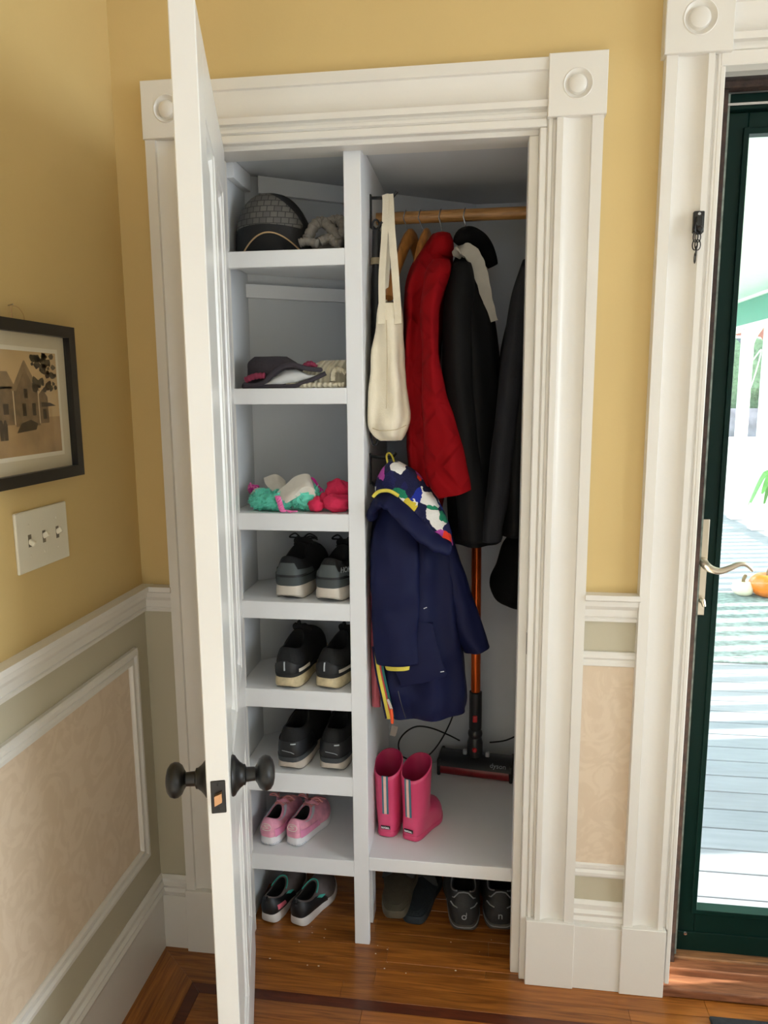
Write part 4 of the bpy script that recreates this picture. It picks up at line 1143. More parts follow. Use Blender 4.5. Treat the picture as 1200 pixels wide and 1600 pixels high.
zt_ = mk('zip_tape', ribbon(spline([(a + 0.0165, b - 0.005, c + 0.006) for a, b, c in zp], 5), 0.006, 0.003, (1, 0, 0)), mat('green_zip_tape', (20, 96, 92), 0.6, 0.05, 30), nj, True)
mk('zip_slider', ribbon([(0.0300, 0.0940, 0.7143), (0.0366, 0.0940, 0.6969), (0.0399, 0.0940, 0.6865)], 0.007, 0.004, (1, 0, 0)), M_chrome, nj)
zpl = mk('zip_pull', tube([(0.0385, 0.0920, 0.6873), (0.0402, 0.0910, 0.6701), (0.0418, 0.0910, 0.6488)], [0.0042, 0.0048, 0.0040], 8), mat('orange_zip_pull', (236, 84, 26), 0.3, 0.1, 20), nj, True, 'orange zip pull')
skin([[(0.0400, 0.0910, 0.6434), (0.0569, 0.0910, 0.6390)], [(0.0348, 0.0910, 0.6145), (0.0500, 0.0910, 0.6118)]], 0, 0.0006, mat('smoky_tag', (110, 100, 92), 0.3, 0.1, 60), 'clear_tag', nj)
mk('drawcord', tube(spline([(0.0563, 0.1000, 0.7342), (0.0667, 0.0960, 0.6941), (0.0760, 0.1020, 0.6599)], 4), 0.0012, 5), M_blackpl, nj)

M_pinkj = mat('pink_shiny_nylon', (196, 98, 108), 0.4, 0.12, 14, 0.3, 30)
pj = thing('garment', 'pink shiny garment peeking out behind the navy jacket by the divider', 'garment', (-0.006, 0.2, 0.72))
pjs = [(-0.0295, 0.0146, 1.0290), (-0.0320, 0.0141, 0.9595), (-0.0328, 0.0136, 0.8892), (-0.0319, 0.0131, 0.8181), (-0.0325, 0.0092, 0.7641), (-0.0330, 0.0054, 0.7170), (-0.0316, 0.0016, 0.6841), (-0.0265, -0.0055, 0.6657)]
pjs = [(max(a, -0.0215), max(b, -0.0215 + 0.024), c) for a, b, c in pjs]
mk('cloth', drape(pjs, 0.155, [0.012, 0.022, 0.024, 0.024, 0.024, 0.022, 0.018, 0.008], 36, 2.2, 0.08, 5, 0.004, 4, nsc=22), M_pinkj, pj, 'all')

# ---------------------------------------------------------------- shoes
M_lining = mat('dark_shoe_lining', (14, 14, 15), 0.9, 0.2, 30)
NP = 48
class Shoe:
    """shoe in local space: heel at the origin, toe along +y, sole on z = 0"""
    def __init__(s, L, Wd, heel=0.03, fore=0.022, zh=0.095, zd=0.075, zf=0.105, cy=0.26, cl=0.20, cw=0.27, side=1, flare=1.04, spring=0.016, bevel=0.008, toeh=0.0, bulge=0.004):
        s.L, s.W, s.heel, s.fore, s.zh, s.zd, s.zf = L, Wd, heel, fore, zh, zd, zf
        s.cy, s.cl, s.cw, s.side, s.flare, s.spring, s.bevel, s.bulge = cy, cl, cw, side, flare, spring, bevel, bulge
    def g(s, t):
        return interp([(0, 0.84), (0.15, 0.84), (0.42, 0.78), (0.68, 1.0), (0.85, 0.95), (1, 0.80)], t)
    def outline(s, ph, k=1.0):
        t = (1 - math.cos(ph)) / 2
        sn = math.sin(ph)
        x = 0.5 * s.W * s.g(t) * math.copysign(abs(sn) ** 0.52, sn) * k
        x += s.side * s.W * 0.05 * math.sin(math.pi * max(0, (t - 0.25) / 0.75)) - s.side * 0.06 * s.W * max(0, (t - 0.8) / 0.2)
        y = s.L * (0.5 + (t - 0.5) * (1 - (1 - k) * s.W / s.L))
        return x, y, t
    def zs(s, t):
        return s.heel + (s.fore - s.heel) * min(1, max(0, (t - 0.2) / 0.5)) + s.spring * max(0, (t - 0.7) / 0.3) ** 1.6
    def z0(s, t):
        return s.spring * max(0, (t - 0.7) / 0.3) ** 1.6 + s.bevel * max(0, (0.10 - t) / 0.10) ** 2
    def sole_vf(s, z_in=0.0, top=1.0):
        R = []
        for k, f in ((0.90, 0.0), (0.97, 0.0), (1.0 * s.flare, 0.18), (1.0 * s.flare, 0.5), (1.0 + (s.flare - 1) * 0.4, 0.85), (0.985, 1.0), (0.93, 1.0)):
            ring = []
            for i in range(NP):
                ph = 2 * math.pi * i / NP
                x, y, t = s.outline(ph, k)
                a, b = s.z0(t), s.zs(t)
                ring.append((x, y, a + (b - a) * f * top))
            R.append(ring)
        return rings(R)
    def tread_vf(s, h=0.004):
        R = []
        for k, f in ((0.92, 0), (0.985, 0), (0.985, 1), (0.92, 1)):
            ring = []
            for i in range(NP):
                x, y, t = s.outline(2 * math.pi * i / NP, k)
                ring.append((x, y, s.z0(t) + f * h))
            R.append(ring)
        return rings(R)
    def base(s, ph):
        x, y, t = s.outline(ph, 0.955)
        return Vector((x, y, s.zs(t) - 0.004))
    def collar(s, ph):
        c = math.cos(ph)
        y = s.L * (s.cy - s.cl * c)
        x = s.W * s.cw * math.copysign(abs(math.sin(ph)) ** 0.85, math.sin(ph)) + s.side * s.W * 0.02
        h = (1 + c) / 2
        z = s.zd + (s.zh - s.zd) * max(0, c) ** 2 + (s.zf - s.zd) * max(0, -c) ** 1.5
        return Vector((x, y, z))
    def surf(s, ph, v, off=0.0):
        v = min(1.0, max(0.0, v))
        def P(ph, v):
            B, C = s.base(ph), s.collar(ph)
            h = (1 + math.cos(ph)) / 2
            a = v ** (1.55 + 0.7 * h)
            b = (1 - (1 - v) ** 1.75) * (1 - h) + v * h
            p = Vector((B.x + (C.x - B.x) * a, B.y + (C.y - B.y) * a, B.z + (C.z - B.z) * b))
            d = Vector((p.x, (p.y - s.L * 0.45) * 0.5, 0))
            if d.length > 1e-6:
                p += d.normalized() * s.bulge * math.sin(math.pi * v)
            return p
        p = P(ph, v)
        if off:
            e = 1e-3
            n = (P(ph + e, v) - P(ph - e, v)).cross(P(ph, min(1, v + e)) - P(ph, max(0, v - e)))
            if n.length > 1e-12:
                n.normalize()
                c = Vector((0, s.L * 0.4, 0.03))
                if n.dot(p - c) < 0: n = -n
                p += n * off
        return p
    def upper_vf(s):
        R = [[s.surf(2 * math.pi * i / NP, v) for i in range(NP)] for v in [j / 14 for j in range(15)]]
        top = R[-1]
        cen = sum(top, Vector()) / NP
        R.append([p + (cen - p).normalized() * 0.003 + Vector((0, 0, 0.0015)) for p in top])
        R.append([p + (cen - p).normalized() * 0.007 for p in top])
        return rings(R, False, False)
    def lining_vf(s):
        top = [s.collar(2 * math.pi * i / NP) for i in range(NP)]
        cen = sum(top, Vector()) / NP
        R = []
        for k, z in ((0.86, 0), (0.84, 0.35), (0.84, 0.8), (0.7, 1.0)):
            R.append([Vector((cen.x + (p.x - cen.x) * k, cen.y + (p.y - cen.y) * k, p.z + (s.heel + 0.008 - p.z) * z)) for p in top])
        return rings(R, False, True)
    def patch(s, p0, p1, v0, v1, off=0.0015, n=14, m=6, shape=None):
        """raised overlay between angles p0..p1 (degrees, 0 = heel) and heights v0..v1; shape(u) -> (lo, hi) trims"""
        R = []
        for j in range(m + 1):
            row_ = []
            for i in range(n + 1):
                u = i / n
                lo, hi = shape(u) if shape else (0, 1)
                q = lo + (hi - lo) * j / m
                row_.append(s.surf(math.radians(p0 + (p1 - p0) * u), v0 + (v1 - v0) * q, off))
            R.append(row_)
        V = [p for r in R for p in r]
        F = []
        for j in range(m):
            for i in range(n):
                a = j * (n + 1) + i
                F.append((a, a + 1, a + n + 2, a + n + 1))
        k = len(V)
        # skirt back to the surface
        edge = [i for i in range(n + 1)] + [j * (n + 1) + n for j in range(1, m + 1)] + [m * (n + 1) + i for i in range(n - 1, -1, -1)] + [j * (n + 1) for j in range(m - 1, 0, -1)]
        cen = Vector((0, s.L * 0.4, 0.03))
        for e in edge:
            p = V[e]
            d = (cen - p).normalized()
            V.append(p + d * (off + 0.001))
        for q in range(len(edge)):
            a, b = edge[q], edge[(q + 1) % len(edge)]
            F.append((a, b, k + (q + 1) % len(edge), k + q))
        return V, F
    def laces_vf(s, rows=5, r=0.0022, bow=True):
        out = []
        for k in range(rows):
            v = 0.66 + 0.32 * k / (rows - 1)
            for sg in (1, -1):
                a = s.surf(math.pi - sg * 0.55, v, 0.002)
                b = s.surf(math.pi + sg * 0.55, min(1, v + 0.05), 0.002)
                mpt = (a + b) / 2 + Vector((0, 0, 0.006))
                out.append(tube(spline([a, mpt, b], 4), r, 6))
        if bow:
            c = s.surf(math.pi, 0.99, 0.006)
            for sg in (1, -1):
                out.append(tube(spline([c, c + Vector((sg * 0.020, 0.004, 0.016)), c + Vector((sg * 0.040, 0.010, 0.004)), c + Vector((sg * 0.022, 0.014, 0.002)), c], 5), r, 6))
                out.append(tube(spline([c, c + Vector((sg * 0.018, 0.02, 0.006)), c + Vector((sg * 0.030, 0.045, -0.008))], 5), r, 6))
        return join(*out)
    def tongue_vf(s, h=0.014, w=None):
        w = w or s.W * 0.5
        c = s.collar(math.pi)
        R = []
        for j in range(6):
            t = j / 5
            y = c.y + 0.012 - t * 0.022
            z = c.z - 0.012 + t * (h + 0.012)
            hw = w / 2 * (1 - 0.45 * t ** 3)
            R.append([(c.x - hw, y + 0.010, z), (c.x - hw * 0.5, y, z), (c.x, y - 0.003, z), (c.x + hw * 0.5, y, z), (c.x + hw, y + 0.010, z), (c.x + hw, y + 0.016, z), (c.x + hw * 0.5, y + 0.008, z), (c.x, y + 0.005, z), (c.x - hw * 0.5, y + 0.008, z), (c.x - hw, y + 0.016, z)])
        return rings(R)
    def heel_text(s, txt, size, v, off=0.003, ph=0.0, m=None):
        """lettering lying on the heel"""
        p = s.surf(ph, v, off)
        a = s.surf(ph + 0.06, v, off)
        up = s.surf(ph, min(1, v + 0.1), off) - p
        X = (a - p).normalized()
        Z = (up - X * up.dot(X)).normalized()
        # outline runs heel -> +x side, so X already points to the viewer's right
        N = X.cross(Z)
        vf = text_mesh(txt, size)
        return [p + X * q.x + Z * q.y + N * q.z for q in vf[0]], vf[1]

def make_shoe(label, group, loc, rot, sh, msole, mupper, mtread=None, laces=None, tongue=True, name='shoe'):
    o = thing(name, label, 'shoe', loc, rot, group, local=True)
    if mtread:
        mk('outsole', sh.tread_vf(), mtread, o, True)
    mk('sole', sh.sole_vf(), msole, o, True)
    u = mk('upper', sh.upper_vf(), mupper, o, 'all')
    mk('lining', sh.lining_vf(), M_lining, u, 'all')
    if tongue:
        mk('tongue', sh.tongue_vf(), mupper, o, True)
    if laces:
        mk('laces', sh.laces_vf(), laces, o, True)
    return o, u

M_bup = mat('black_knit_upper', (10, 10, 11), 0.8, 0.25, 60, 0.3, 300)
M_bov = mat('black_overlay', (20, 21, 24), 0.5, 0.15, 30)
M_gov = mat('grey_green_overlay', (74, 80, 80), 0.6, 0.1, 20)
M_blace = mat('black_lace', (16, 16, 17), 0.8, 0.1, 40)
M_dsole = mat('dirty_white_foam', (206, 196, 182), 0.7, 0.14, 18, 0.1, 60)
M_bsole = mat('speckled_beige_foam', (206, 188, 150), 0.75, 0.22, 50, 0.15, 120)
M_msole = mat('muddy_pale_foam', (190, 178, 164), 0.75, 0.22, 26, 0.15, 60)
M_rub = mat('black_rubber', (24, 24, 24), 0.7, 0.2, 30)
M_refl = mat('reflective_grey', (170, 176, 180), 0.35, 0.05, 20, metal=0.2)
def rad(d): return math.radians(d)

def V2(p): return Vector((p[0], p[1], p[2]))

# grey and black trainers, fourth shelf
for q, (loc, rot, lab) in enumerate((((-0.2346, 0.1034, 0.9710), -5, 'left of the grey and black trainers with thick dirty white soles'), ((-0.1262, 0.0914, 0.9710), -9, 'right of the grey and black trainers with thick dirty white soles'))):
    sh = Shoe(0.285, 0.116, 0.042, 0.030, 0.112, 0.092, 0.128, side=-1 if q == 0 else 1, flare=1.07, cw=0.28, bevel=0.010)
    o, u = make_shoe(lab, 'grey and black trainers on the fourth shelf', loc, rad(rot), sh, M_dsole, M_bup, M_rub, M_blace)
    mk('midsole_top', sh.patch(-80, 80, 0.0, 0.30, 0.0045, 22, 4), mat('dark_grey_foam', (62, 68, 68), 0.7, 0.1, 20), o, True)
    mk('heel_overlay', sh.patch(-72, 72, 0.34, 0.78, 0.0028, 26, 6, lambda u_: (0, 1 if abs(u_ - 0.5) < 0.13 else 0.52)), M_gov, o, True, 'grey-green heel overlay')
    mk('heel_stripe', sh.patch(-44, 44, 0.30, 0.40, 0.0042, 18, 2, lambda u_: (0.5 * (abs(u_ - 0.5) * 2) ** 2, 0.8 + 0.2 * (abs(u_ - 0.5) * 2) ** 2)), M_bov, o, True)
    if q == 1:
        p = sh.surf(rad(40), 0.62, 0.004)
        a = sh.surf(rad(46), 0.62, 0.004)
        X = (a - p).normalized(); Z = Vector((0, 0, 1)); Z = (Z - X * Z.z * 1.0 * X.z).normalized(); N = X.cross(Z)
        vf = text_mesh('HOKA', 0.020)
        mk('lettering', ([p + X * (v.x + 0.010) + Z * v.y + N * (v.z + 0.002) for v in vf[0]], vf[1]), M_refl, o)

# black runners with speckled beige soles, fifth shelf
for q, (loc, rot, lab) in enumerate((((-0.2420, 0.0853, 0.7310), -5, 'left of the black runners with speckled beige soles'), ((-0.1366, 0.0934, 0.7310), -13, 'right of the black runners with speckled beige soles'))):
    sh = Shoe(0.285, 0.108, 0.038, 0.026, 0.108, 0.092, 0.126, side=-1 if q == 0 else 1, flare=1.06, cw=0.28)
    o, u = make_shoe(lab, 'black runners with beige soles on the fifth shelf', loc, rad(rot), sh, M_bsole, M_bup, M_rub, None)
    mk('heel_counter', sh.patch(-58, 58, 0.06, 0.60, 0.0030, 26, 6, lambda u_: (0, 0.35 + 0.65 * (1 - min(1, abs(u_ - 0.5) * 2.2)))), M_bov, o, True)
    mk('rubber_rand', sh.patch(-90, 90, 0.0, 0.14, 0.0040, 26, 2), M_rub, o, True)
    mk('reflector', tube([sh.surf(0, 0.26 + 0.05 * i, 0.0036) for i in range(7)], 0.0022, 6), M_refl, o, True)
    mk('stripe', sh.patch(28, 62, 0.15, 0.27, 0.0046, 12, 2), M_dsole, o, True)
    mk('stripe', sh.patch(-48, -34, 0.15, 0.27, 0.0046, 8, 2), M_dsole, o, True)
    mk('pull_tab', tube(spline([sh.surf(math.pi, 0.99, 0.0), sh.surf(math.pi, 1.0, 0.0) + Vector((0, -0.004, 0.022)), sh.surf(math.pi, 1.0, 0.0) + Vector((0, -0.016, 0.012))], 5), 0.004, 6), M_bup, o, True)

# worn black runners with muddy soles, sixth shelf
for q, (loc, rot, lab) in enumerate((((-0.2438, 0.0925, 0.4940), -7, 'left of the worn black trainers with muddy pale soles'), ((-0.1271, 0.0998, 0.4940), -3, 'right of the worn black trainers with muddy pale soles'))):
    sh = Shoe(0.290, 0.110, 0.032, 0.026, 0.116, 0.100, 0.130, side=-1 if q == 0 else 1, flare=1.06, cw=0.28, bevel=0.012)
    o, u = make_shoe(lab, 'worn black trainers on the sixth shelf', loc, rad(rot), sh, M_msole, M_bup, M_rub, M_blace)
    mk('heel_counter', sh.patch(-75, 75, 0.0, 0.62, 0.0030, 26, 6, lambda u_: (0.08 * math.sin(19 * u_), 1)), M_bov, o, True)
    mk('foam_guard', sh.patch(-80, 80, 0.0, 0.16, 0.0046, 26, 2), mat('charcoal_foam', (58, 61, 64), 0.7, 0.1, 20), o, True)
    mk('reflector', sh.patch(4, 16, 0.55, 0.585, 0.0040, 5, 1), M_refl, o, True)
    mk('scuff', tube([sh.surf(rad(-6), 0.36, 0.004), sh.surf(rad(4), 0.33, 0.0045), sh.surf(rad(10), 0.28, 0.004)], 0.0008, 5), M_refl, o)

# pink child's sneakers, seventh shelf
M_pup = mat('pink_floral_canvas', (232, 158, 180), 0.6, 0.22, 34, 0.1, 60)
M_pov = mat('bright_pink_patent', (240, 150, 190), 0.3, 0.18, 26)
M_place = mat('dusty_pink_lace', (214, 140, 140), 0.8, 0.1, 40)
M_wsole = mat('clean_white_rubber', (232, 228, 230), 0.5, 0.04, 14)
M_grl = mat('pale_grey_lining', (196, 200, 210), 0.8, 0.06, 30)
for q, (loc, rot, lab) in enumerate((((-0.3192, 0.1195, 0.2500), -12, 'left pink child sneaker with white sole on the lowest shelf'), ((-0.2469, 0.1254, 0.2500), -17, 'right pink child sneaker with white sole on the lowest shelf'))):
    sh = Shoe(0.195, 0.080, 0.026, 0.020, 0.076, 0.058, 0.080, side=-1 if q == 0 else 1, flare=1.04, cw=0.29, bevel=0.003, spring=0.010)
    o, u = make_shoe(lab, 'pink child sneakers on the lowest shelf', loc, rad(rot), sh, M_wsole, M_pup, None, M_place)
    mk('collar_padding', sh.patch(60, 300, 0.93, 1.0, 0.0025, 30, 2), M_grl, o, True)
    mk('heel_tab', sh.patch(-24, 24, 0.10, 0.96, 0.0022, 12, 6), M_pup, o, True)
    mk('quarter_patch', sh.patch(26, 88, 0.04, 0.50, 0.0020, 16, 4), M_pov, o, True)
    mk('quarter_patch', sh.patch(-88, -26, 0.04, 0.50, 0.0020, 16, 4), M_pov, o, True)
    ring = [sh.surf(rad(13 * math.cos(t * math.pi / 8)), 0.62 + 0.15 * math.sin(t * math.pi / 8), 0.0030) for t in range(17)]
    mk('heel_emblem', join(tube(ring, 0.0010, 5), tube(spline([sh.surf(rad(7), 0.70, 0.0032), sh.surf(rad(-4), 0.68, 0.0032), sh.surf(rad(4), 0.60, 0.0032), sh.surf(rad(-7), 0.55, 0.0032)], 4), 0.0009, 5)), mat('cream_print', (238, 224, 214), 0.6, 0.03, 20), o)
    teeth = []
    for t in range(-7, 8):
        x, y, tt = sh.outline(rad(t * 6), 1.045)
        teeth.append(bx(x - 0.0006, x + 0.0006, y - 0.0002, y + 0.003, 0.0035, 0.0085))
    mk('sole_teeth', join(*teeth), M_grl, o)

# black and white child's trainers on the floor
M_gup = mat('taupe_knit_upper', (104, 94, 92), 0.8, 0.15, 50, 0.2, 200)
M_wfoam = mat('white_foam_sole', (214, 208, 204), 0.6, 0.08, 14)
M_mint = mat('mint_trim', (70, 176, 160), 0.6, 0.06, 20)
for q, (loc, rot, lab) in enumerate((((-0.3274, 0.1251, 0.0000), -14, 'left black and white child trainer under the lowest shelf'), ((-0.2420, 0.1229, 0.0000), -18, 'right black and white child trainer under the lowest shelf'))):
    sh = Shoe(0.205, 0.082, 0.034, 0.022, 0.078, 0.060, 0.080, side=-1 if q == 0 else 1, flare=1.05, cw=0.30, cl=0.235, cy=0.275, bevel=0.006, spring=0.012)
    o, u = make_shoe(lab, 'black and white child trainers on the closet floor', loc, rad(rot), sh, M_wfoam, M_gup, None, None, False)
    mk('heel_overlay', sh.patch(-95, 95, 0.02, 0.985, 0.0022, 30, 6), M_bov, o, True)
    mk('collar_trim', tube([sh.collar(rad(t)) + Vector((0, 0, 0.0025)) for t in range(110, 255, 8)], 0.0022, 6), M_mint, o, True)
    if q == 0:
        mk('heel_label', sh.patch(34, 62, 0.24, 0.56, 0.0036, 8, 3), mat('pink_label', (222, 110, 130), 0.5, 0.05, 20), o, True)
    mk('side_tab', sh.patch(88, 100, 0.62, 0.88, 0.0036, 4, 3), M_mint, o, True)
    mk('pull_loop', tube(spline([sh.surf(0, 0.84, 0.003), sh.surf(0, 0.94, 0.010), sh.surf(0, 1.0, 0.002)], 4), 0.003, 6), M_bov, o, True)

# dark grey shoes with pale piping on the floor at the right
M_dgrey = mat('charcoal_mesh_upper', (42, 43, 45), 0.7, 0.18, 40, 0.2, 200)
M_pipe = mat('grey_piping', (132, 134, 138), 0.5, 0.05, 20)
for q, (loc, rot, lab, t_) in enumerate((((0.2334, 0.1574, 0.0000), 2, 'left charcoal shoe with grey piping under the raised closet floor', 'o'), ((0.3334, 0.1725, 0.0000), 2, 'right charcoal shoe with grey piping under the raised closet floor', 'n'))):
    sh = Shoe(0.285, 0.116, 0.024, 0.020, 0.116, 0.094, 0.118, side=-1 if q == 0 else 1, flare=1.03, cw=0.30, bevel=0.010, bulge=0.007)
    o, u = make_shoe(lab, 'charcoal shoes on the closet floor', loc, rad(rot), sh, mat('dark_grey_outsole', (70, 66, 62), 0.7, 0.1, 20), M_dgrey, M_rub, M_blace)
    mk('collar_piping', tube([sh.collar(rad(t)) + Vector((0, 0, 0.002)) for t in range(28, 333, 8)], 0.0022, 6), M_pipe, o, True)
    mk('heel_piping', tube([sh.surf(rad(a), v, 0.002) for a, v in ((38, 0.80), (30, 0.82), (16, 0.97), (0, 0.99), (-16, 0.97), (-30, 0.82), (-38, 0.80))], 0.0018, 6), M_pipe, o, True)
    for sg in (1, -1):
        mk('reflector', tube([sh.surf(rad(sg * a), v, 0.003) for a, v in ((10, 0.60), (24, 0.615), (38, 0.64))], 0.0016, 6), M_refl, o, True)
    mk('sole_line', tube([Vector((sh.outline(rad(a), 1.03)[0], sh.outline(rad(a), 1.03)[1], 0.018)) for a in range(-80, 81, 8)], 0.0014, 5), M_pipe, o, True)
    pt = sh.heel_text(t_, 0.030, 0.38, 0.0045)
    mk('lettering', pt, M_refl, o)
    if q == 0:
        p = sh.surf(0, 0.38, 0.0055)
        mk('letter_stem', tube([p + Vector((0.0065, 0, 0.004)), p + Vector((0.0065, 0.0, 0.013))], 0.0012, 5), M_refl, o)

# sandals
M_fb = mat('olive_footbed', (84, 77, 62), 0.8, 0.14, 40, 0.3, 120)
M_fb2 = mat('slate_footbed', (40, 48, 54), 0.8, 0.14, 40, 0.3, 120)
def sandal(label, loc, rot, m, zb, tilt):
    o = thing('sandal', label, 'sandal', (loc[0], loc[1], zb), rad(rot), 'slide sandals on the closet floor', local=True)
    sh = Shoe(0.27, 0.108, 0.026, 0.022, flare=1.02, spring=0.006, bevel=0.003)
    V, F = sh.sole_vf()
    mk('footbed', ([(a, b, c + tilt * b) for a, b, c in V], F), m, o, True)
    R = []
    for j in range(6):
        y = 0.15 + 0.016 * j
        R.append([Vector((0.049 * math.cos(math.pi * t / 12) * (1.02), y + 0.01 * math.sin(math.pi * t / 12), 0.018 + 0.05 * math.sin(math.pi * t / 12) + tilt * y)) for t in range(13)] +
                 [Vector((0.045 * math.cos(math.pi * t / 12) * (1.02), y + 0.01 * math.sin(math.pi * t / 12), 0.018 + 0.046 * math.sin(math.pi * t / 12) + tilt * y)) for t in range(12, -1, -1)])
    mk('strap', rings(R), M_bov, o, True)
    for j in range(4):
        ring = []
        for t in range(-60, 61, 8):
            x, y, tt = sh.outline(rad(t), 0.86 - 0.1 * j)
            ring.append((x, y, 0.0268 + tilt * y))
        mk('tread_ridge', tube(ring, 0.0012, 5), m, o, True)
    return o
sandal('slate blue slide sandal partly under the olive one', (0.0875, 0.1697, 0.0100), -5, M_fb2, 0.0, 0.0)
sandal('olive slide sandal resting on the slate blue one', (0.0370, 0.1471, 0.0450), 2, M_fb, 0.030, 0.01)

# ---------------------------------------------------------------- pink boots
M_boot = mat('pink_rubber_boot', (226, 76, 122), 0.35, 0.06, 10, 0.05, 60, coat=0.15)
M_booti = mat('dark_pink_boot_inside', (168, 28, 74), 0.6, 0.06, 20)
M_bteal = mat('slate_teal_webbing', (72, 120, 136), 0.8, 0.06, 40)
M_bpink = mat('pale_pink_webbing', (240, 196, 184), 0.8, 0.06, 40)
def boot(label, loc, rot, side):
    o = thing('rain_boot', label, 'boot', loc, rad(rot), 'pink rain boots on the raised closet floor', local=True)
    L, Wd, H = 0.185, 0.084, 0.208
    sh = Shoe(L, Wd, 0.016, 0.014, 0.075, 0.075, 0.082, 0.25, 0.245, 0.42, side, 1.02, spring=0.008, bevel=0.003)
    sh.bulge = 0.003
    def topz(ph): return H + 0.018 * -math.cos(ph) - 0.004
    R = [[sh.surf(2 * math.pi * i / NP, v) for i in range(NP)] for v in [j / 12 for j in range(13)]]
    for t in (0.2, 0.45, 0.7, 0.9, 1.0):
        ring = []
        for i in range(NP):
            ph = 2 * math.pi * i / NP
            c = sh.collar(ph)
            k = 1.0 + 0.10 * t
            cen = Vector((0, L * 0.25, 0))
            ring.append(Vector((c.x * k * (1.0 + 0.04 * t), cen.y + (c.y - cen.y) * (1.0 + 0.16 * t), c.z + (topz(ph) - c.z) * t)))
        R.append(ring)
    top = R[-1]
    cen = sum(top, Vector()) / NP
    R.append([p + (cen - p).normalized() * 0.003 for p in top])
    mk('shaft', rings(R, False, False), M_boot, o, 'all')
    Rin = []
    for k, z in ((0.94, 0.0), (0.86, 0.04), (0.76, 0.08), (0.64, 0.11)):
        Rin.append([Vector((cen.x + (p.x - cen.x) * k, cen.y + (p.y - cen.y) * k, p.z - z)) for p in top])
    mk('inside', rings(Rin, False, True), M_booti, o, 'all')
    mk('sole', sh.sole_vf(), M_boot, o, True)
    # webbing pull at the back of the shaft
    yb = min(p.y for p in top)
    def back(z):
        if z > 0.075:
            t = (z - 0.075) / (topz(0) - 0.075)
            return L * 0.25 + (sh.collar(0).y - L * 0.25) * (1 + 0.16 * t) - 0.0025
        return sh.collar(0).y - 0.0025
    zs_ = [0.075, 0.10, 0.13, 0.16, topz(0) - 0.005, topz(0) + 0.006]
    w1 = mk('pull_webbing', ribbon([(0, back(z), z) for z in zs_], 0.0175, 0.003, (1, 0, 0)), M_bteal, o)
    mk('webbing_stripe', ribbon([(0, back(z) - 0.0017, z) for z in zs_], 0.0075, 0.0012, (1, 0, 0)), M_bpink, w1)
    p = sh.surf(0, 0.34, 0.0015)
    lb_ = mk('heel_label', xf(bx(-0.0135, 0.0135, -0.0012, 0.0012, -0.0055, 0.0055, 0.0006), p + Vector((0, -0.0005, 0)), (0.12, 0, 0)), M_blackpl, o)
    tv = xf(text_mesh('totes.', 0.0105, 0.0003, 0.0003), p + Vector((0, -0.0022, 0.0005)), (math.pi / 2 + 0.12, 0, 0))
    mk('lettering', tv, M_wsole, lb_)
    return o
boot('left pink rain boot standing against the divider', (0.0106, 0.1788, 0.2615), -6, -1)
boot('right pink rain boot with its toe turned to the right', (0.0770, 0.1689, 0.2615), -20, 1)

# ---------------------------------------------------------------- stick vacuum and cord
M_copper = mat('copper_orange_tube', (206, 92, 30), 0.25, 0.05, 10, metal=0.7)
M_dk = mat('charcoal_plastic', (38, 39, 41), 0.4, 0.1, 20)
M_vred = mat('red_button_plastic', (190, 24, 30), 0.35, 0.05, 20)
M_vroll = mat('dark_red_roller', (120, 16, 24), 0.35, 0.2, 30)
vx0, vy0, vz0 = (0.2634, 0.5600, 0.3069)
VX, VY = (0.2586, 0.5750, 0.5000)[0] - 0.004, 0.575
vc = thing('stick_vacuum', 'cordless stick vacuum with copper tube and red roller standing in the closet', 'vacuum cleaner', (VX, VY, 0.2615))
zA, zB = (0.2580, 0.5750, 0.5440)[2], (0.2601, 0.5750, 0.3844)[2]
mk('wand', tube([(VX, VY, zA - 0.02), (VX - 0.004, VY, 1.05)], 0.0155, 20), M_copper, vc, True, 'copper orange tube')
cp = mk('coupler', xf(lathe([(0.0195, 0), (0.0215, 0.004), (0.0235, 0.012), (0.0225, 0.022), (0.0185, 0.028), (0.0205, 0.034), (0.0205, zA - zB - 0.002), (0.017, zA - zB)], 24), (VX, VY, zB)), M_dk, vc, True)
mk('release_button', bx(VX - 0.0085, VX + 0.0065, VY - 0.0255, VY - 0.012, zB + 0.062, zB + 0.084, 0.003, 2), M_vred, cp)
nk = mk('neck', xf(lathe([(0.023, 0), (0.025, 0.01), (0.025, 0.05), (0.021, 0.066), (0.019, 0.075)], 20), (VX, VY, 0.318)), M_dk, vc, True)
mk('release_button', xf(lathe([(0.008, 0), (0.008, 0.004), (0.005, 0.006), (0, 0.006)], 14), (VX - 0.001, VY - 0.0235, 0.352), (math.pi / 2, 0, 0)), M_vred, nk)
# cleaner head, turned slightly
hd = mk('head_shell', ([], []), M_dk, vc)
hang = -0.12
def HD(vf, lift=0.0):
    return xf(vf, (VX + 0.005, VY, 0.2615 + lift), (0, 0, hang))
HW = 0.117
shell = prism([(-0.056, 0.038), (-0.050, 0.046), (-0.036, 0.058), (-0.010, 0.064), (0.030, 0.058), (0.046, 0.040), (0.048, 0.006), (0.020, 0.006), (0.016, 0.030), (-0.008, 0.056), (-0.040, 0.046)], (-HW, 0, 0), (HW, 0, 0), (0, 1, 0), (0, 0, 1))
bpy.data.objects.remove(hd)
hd = mk('head_shell', HD(shell), M_clear if False else M_dk, vc, True)
mk('roller', HD(xf(lathe([(0.0, -HW + 0.006), (0.024, -HW + 0.006), (0.025, 0), (0.024, HW - 0.006), (0, HW - 0.006)], 24, False, False), (0, -0.032, 0.0268), (0, math.pi / 2, 0))), M_vroll, vc, True, 'dark red soft roller')
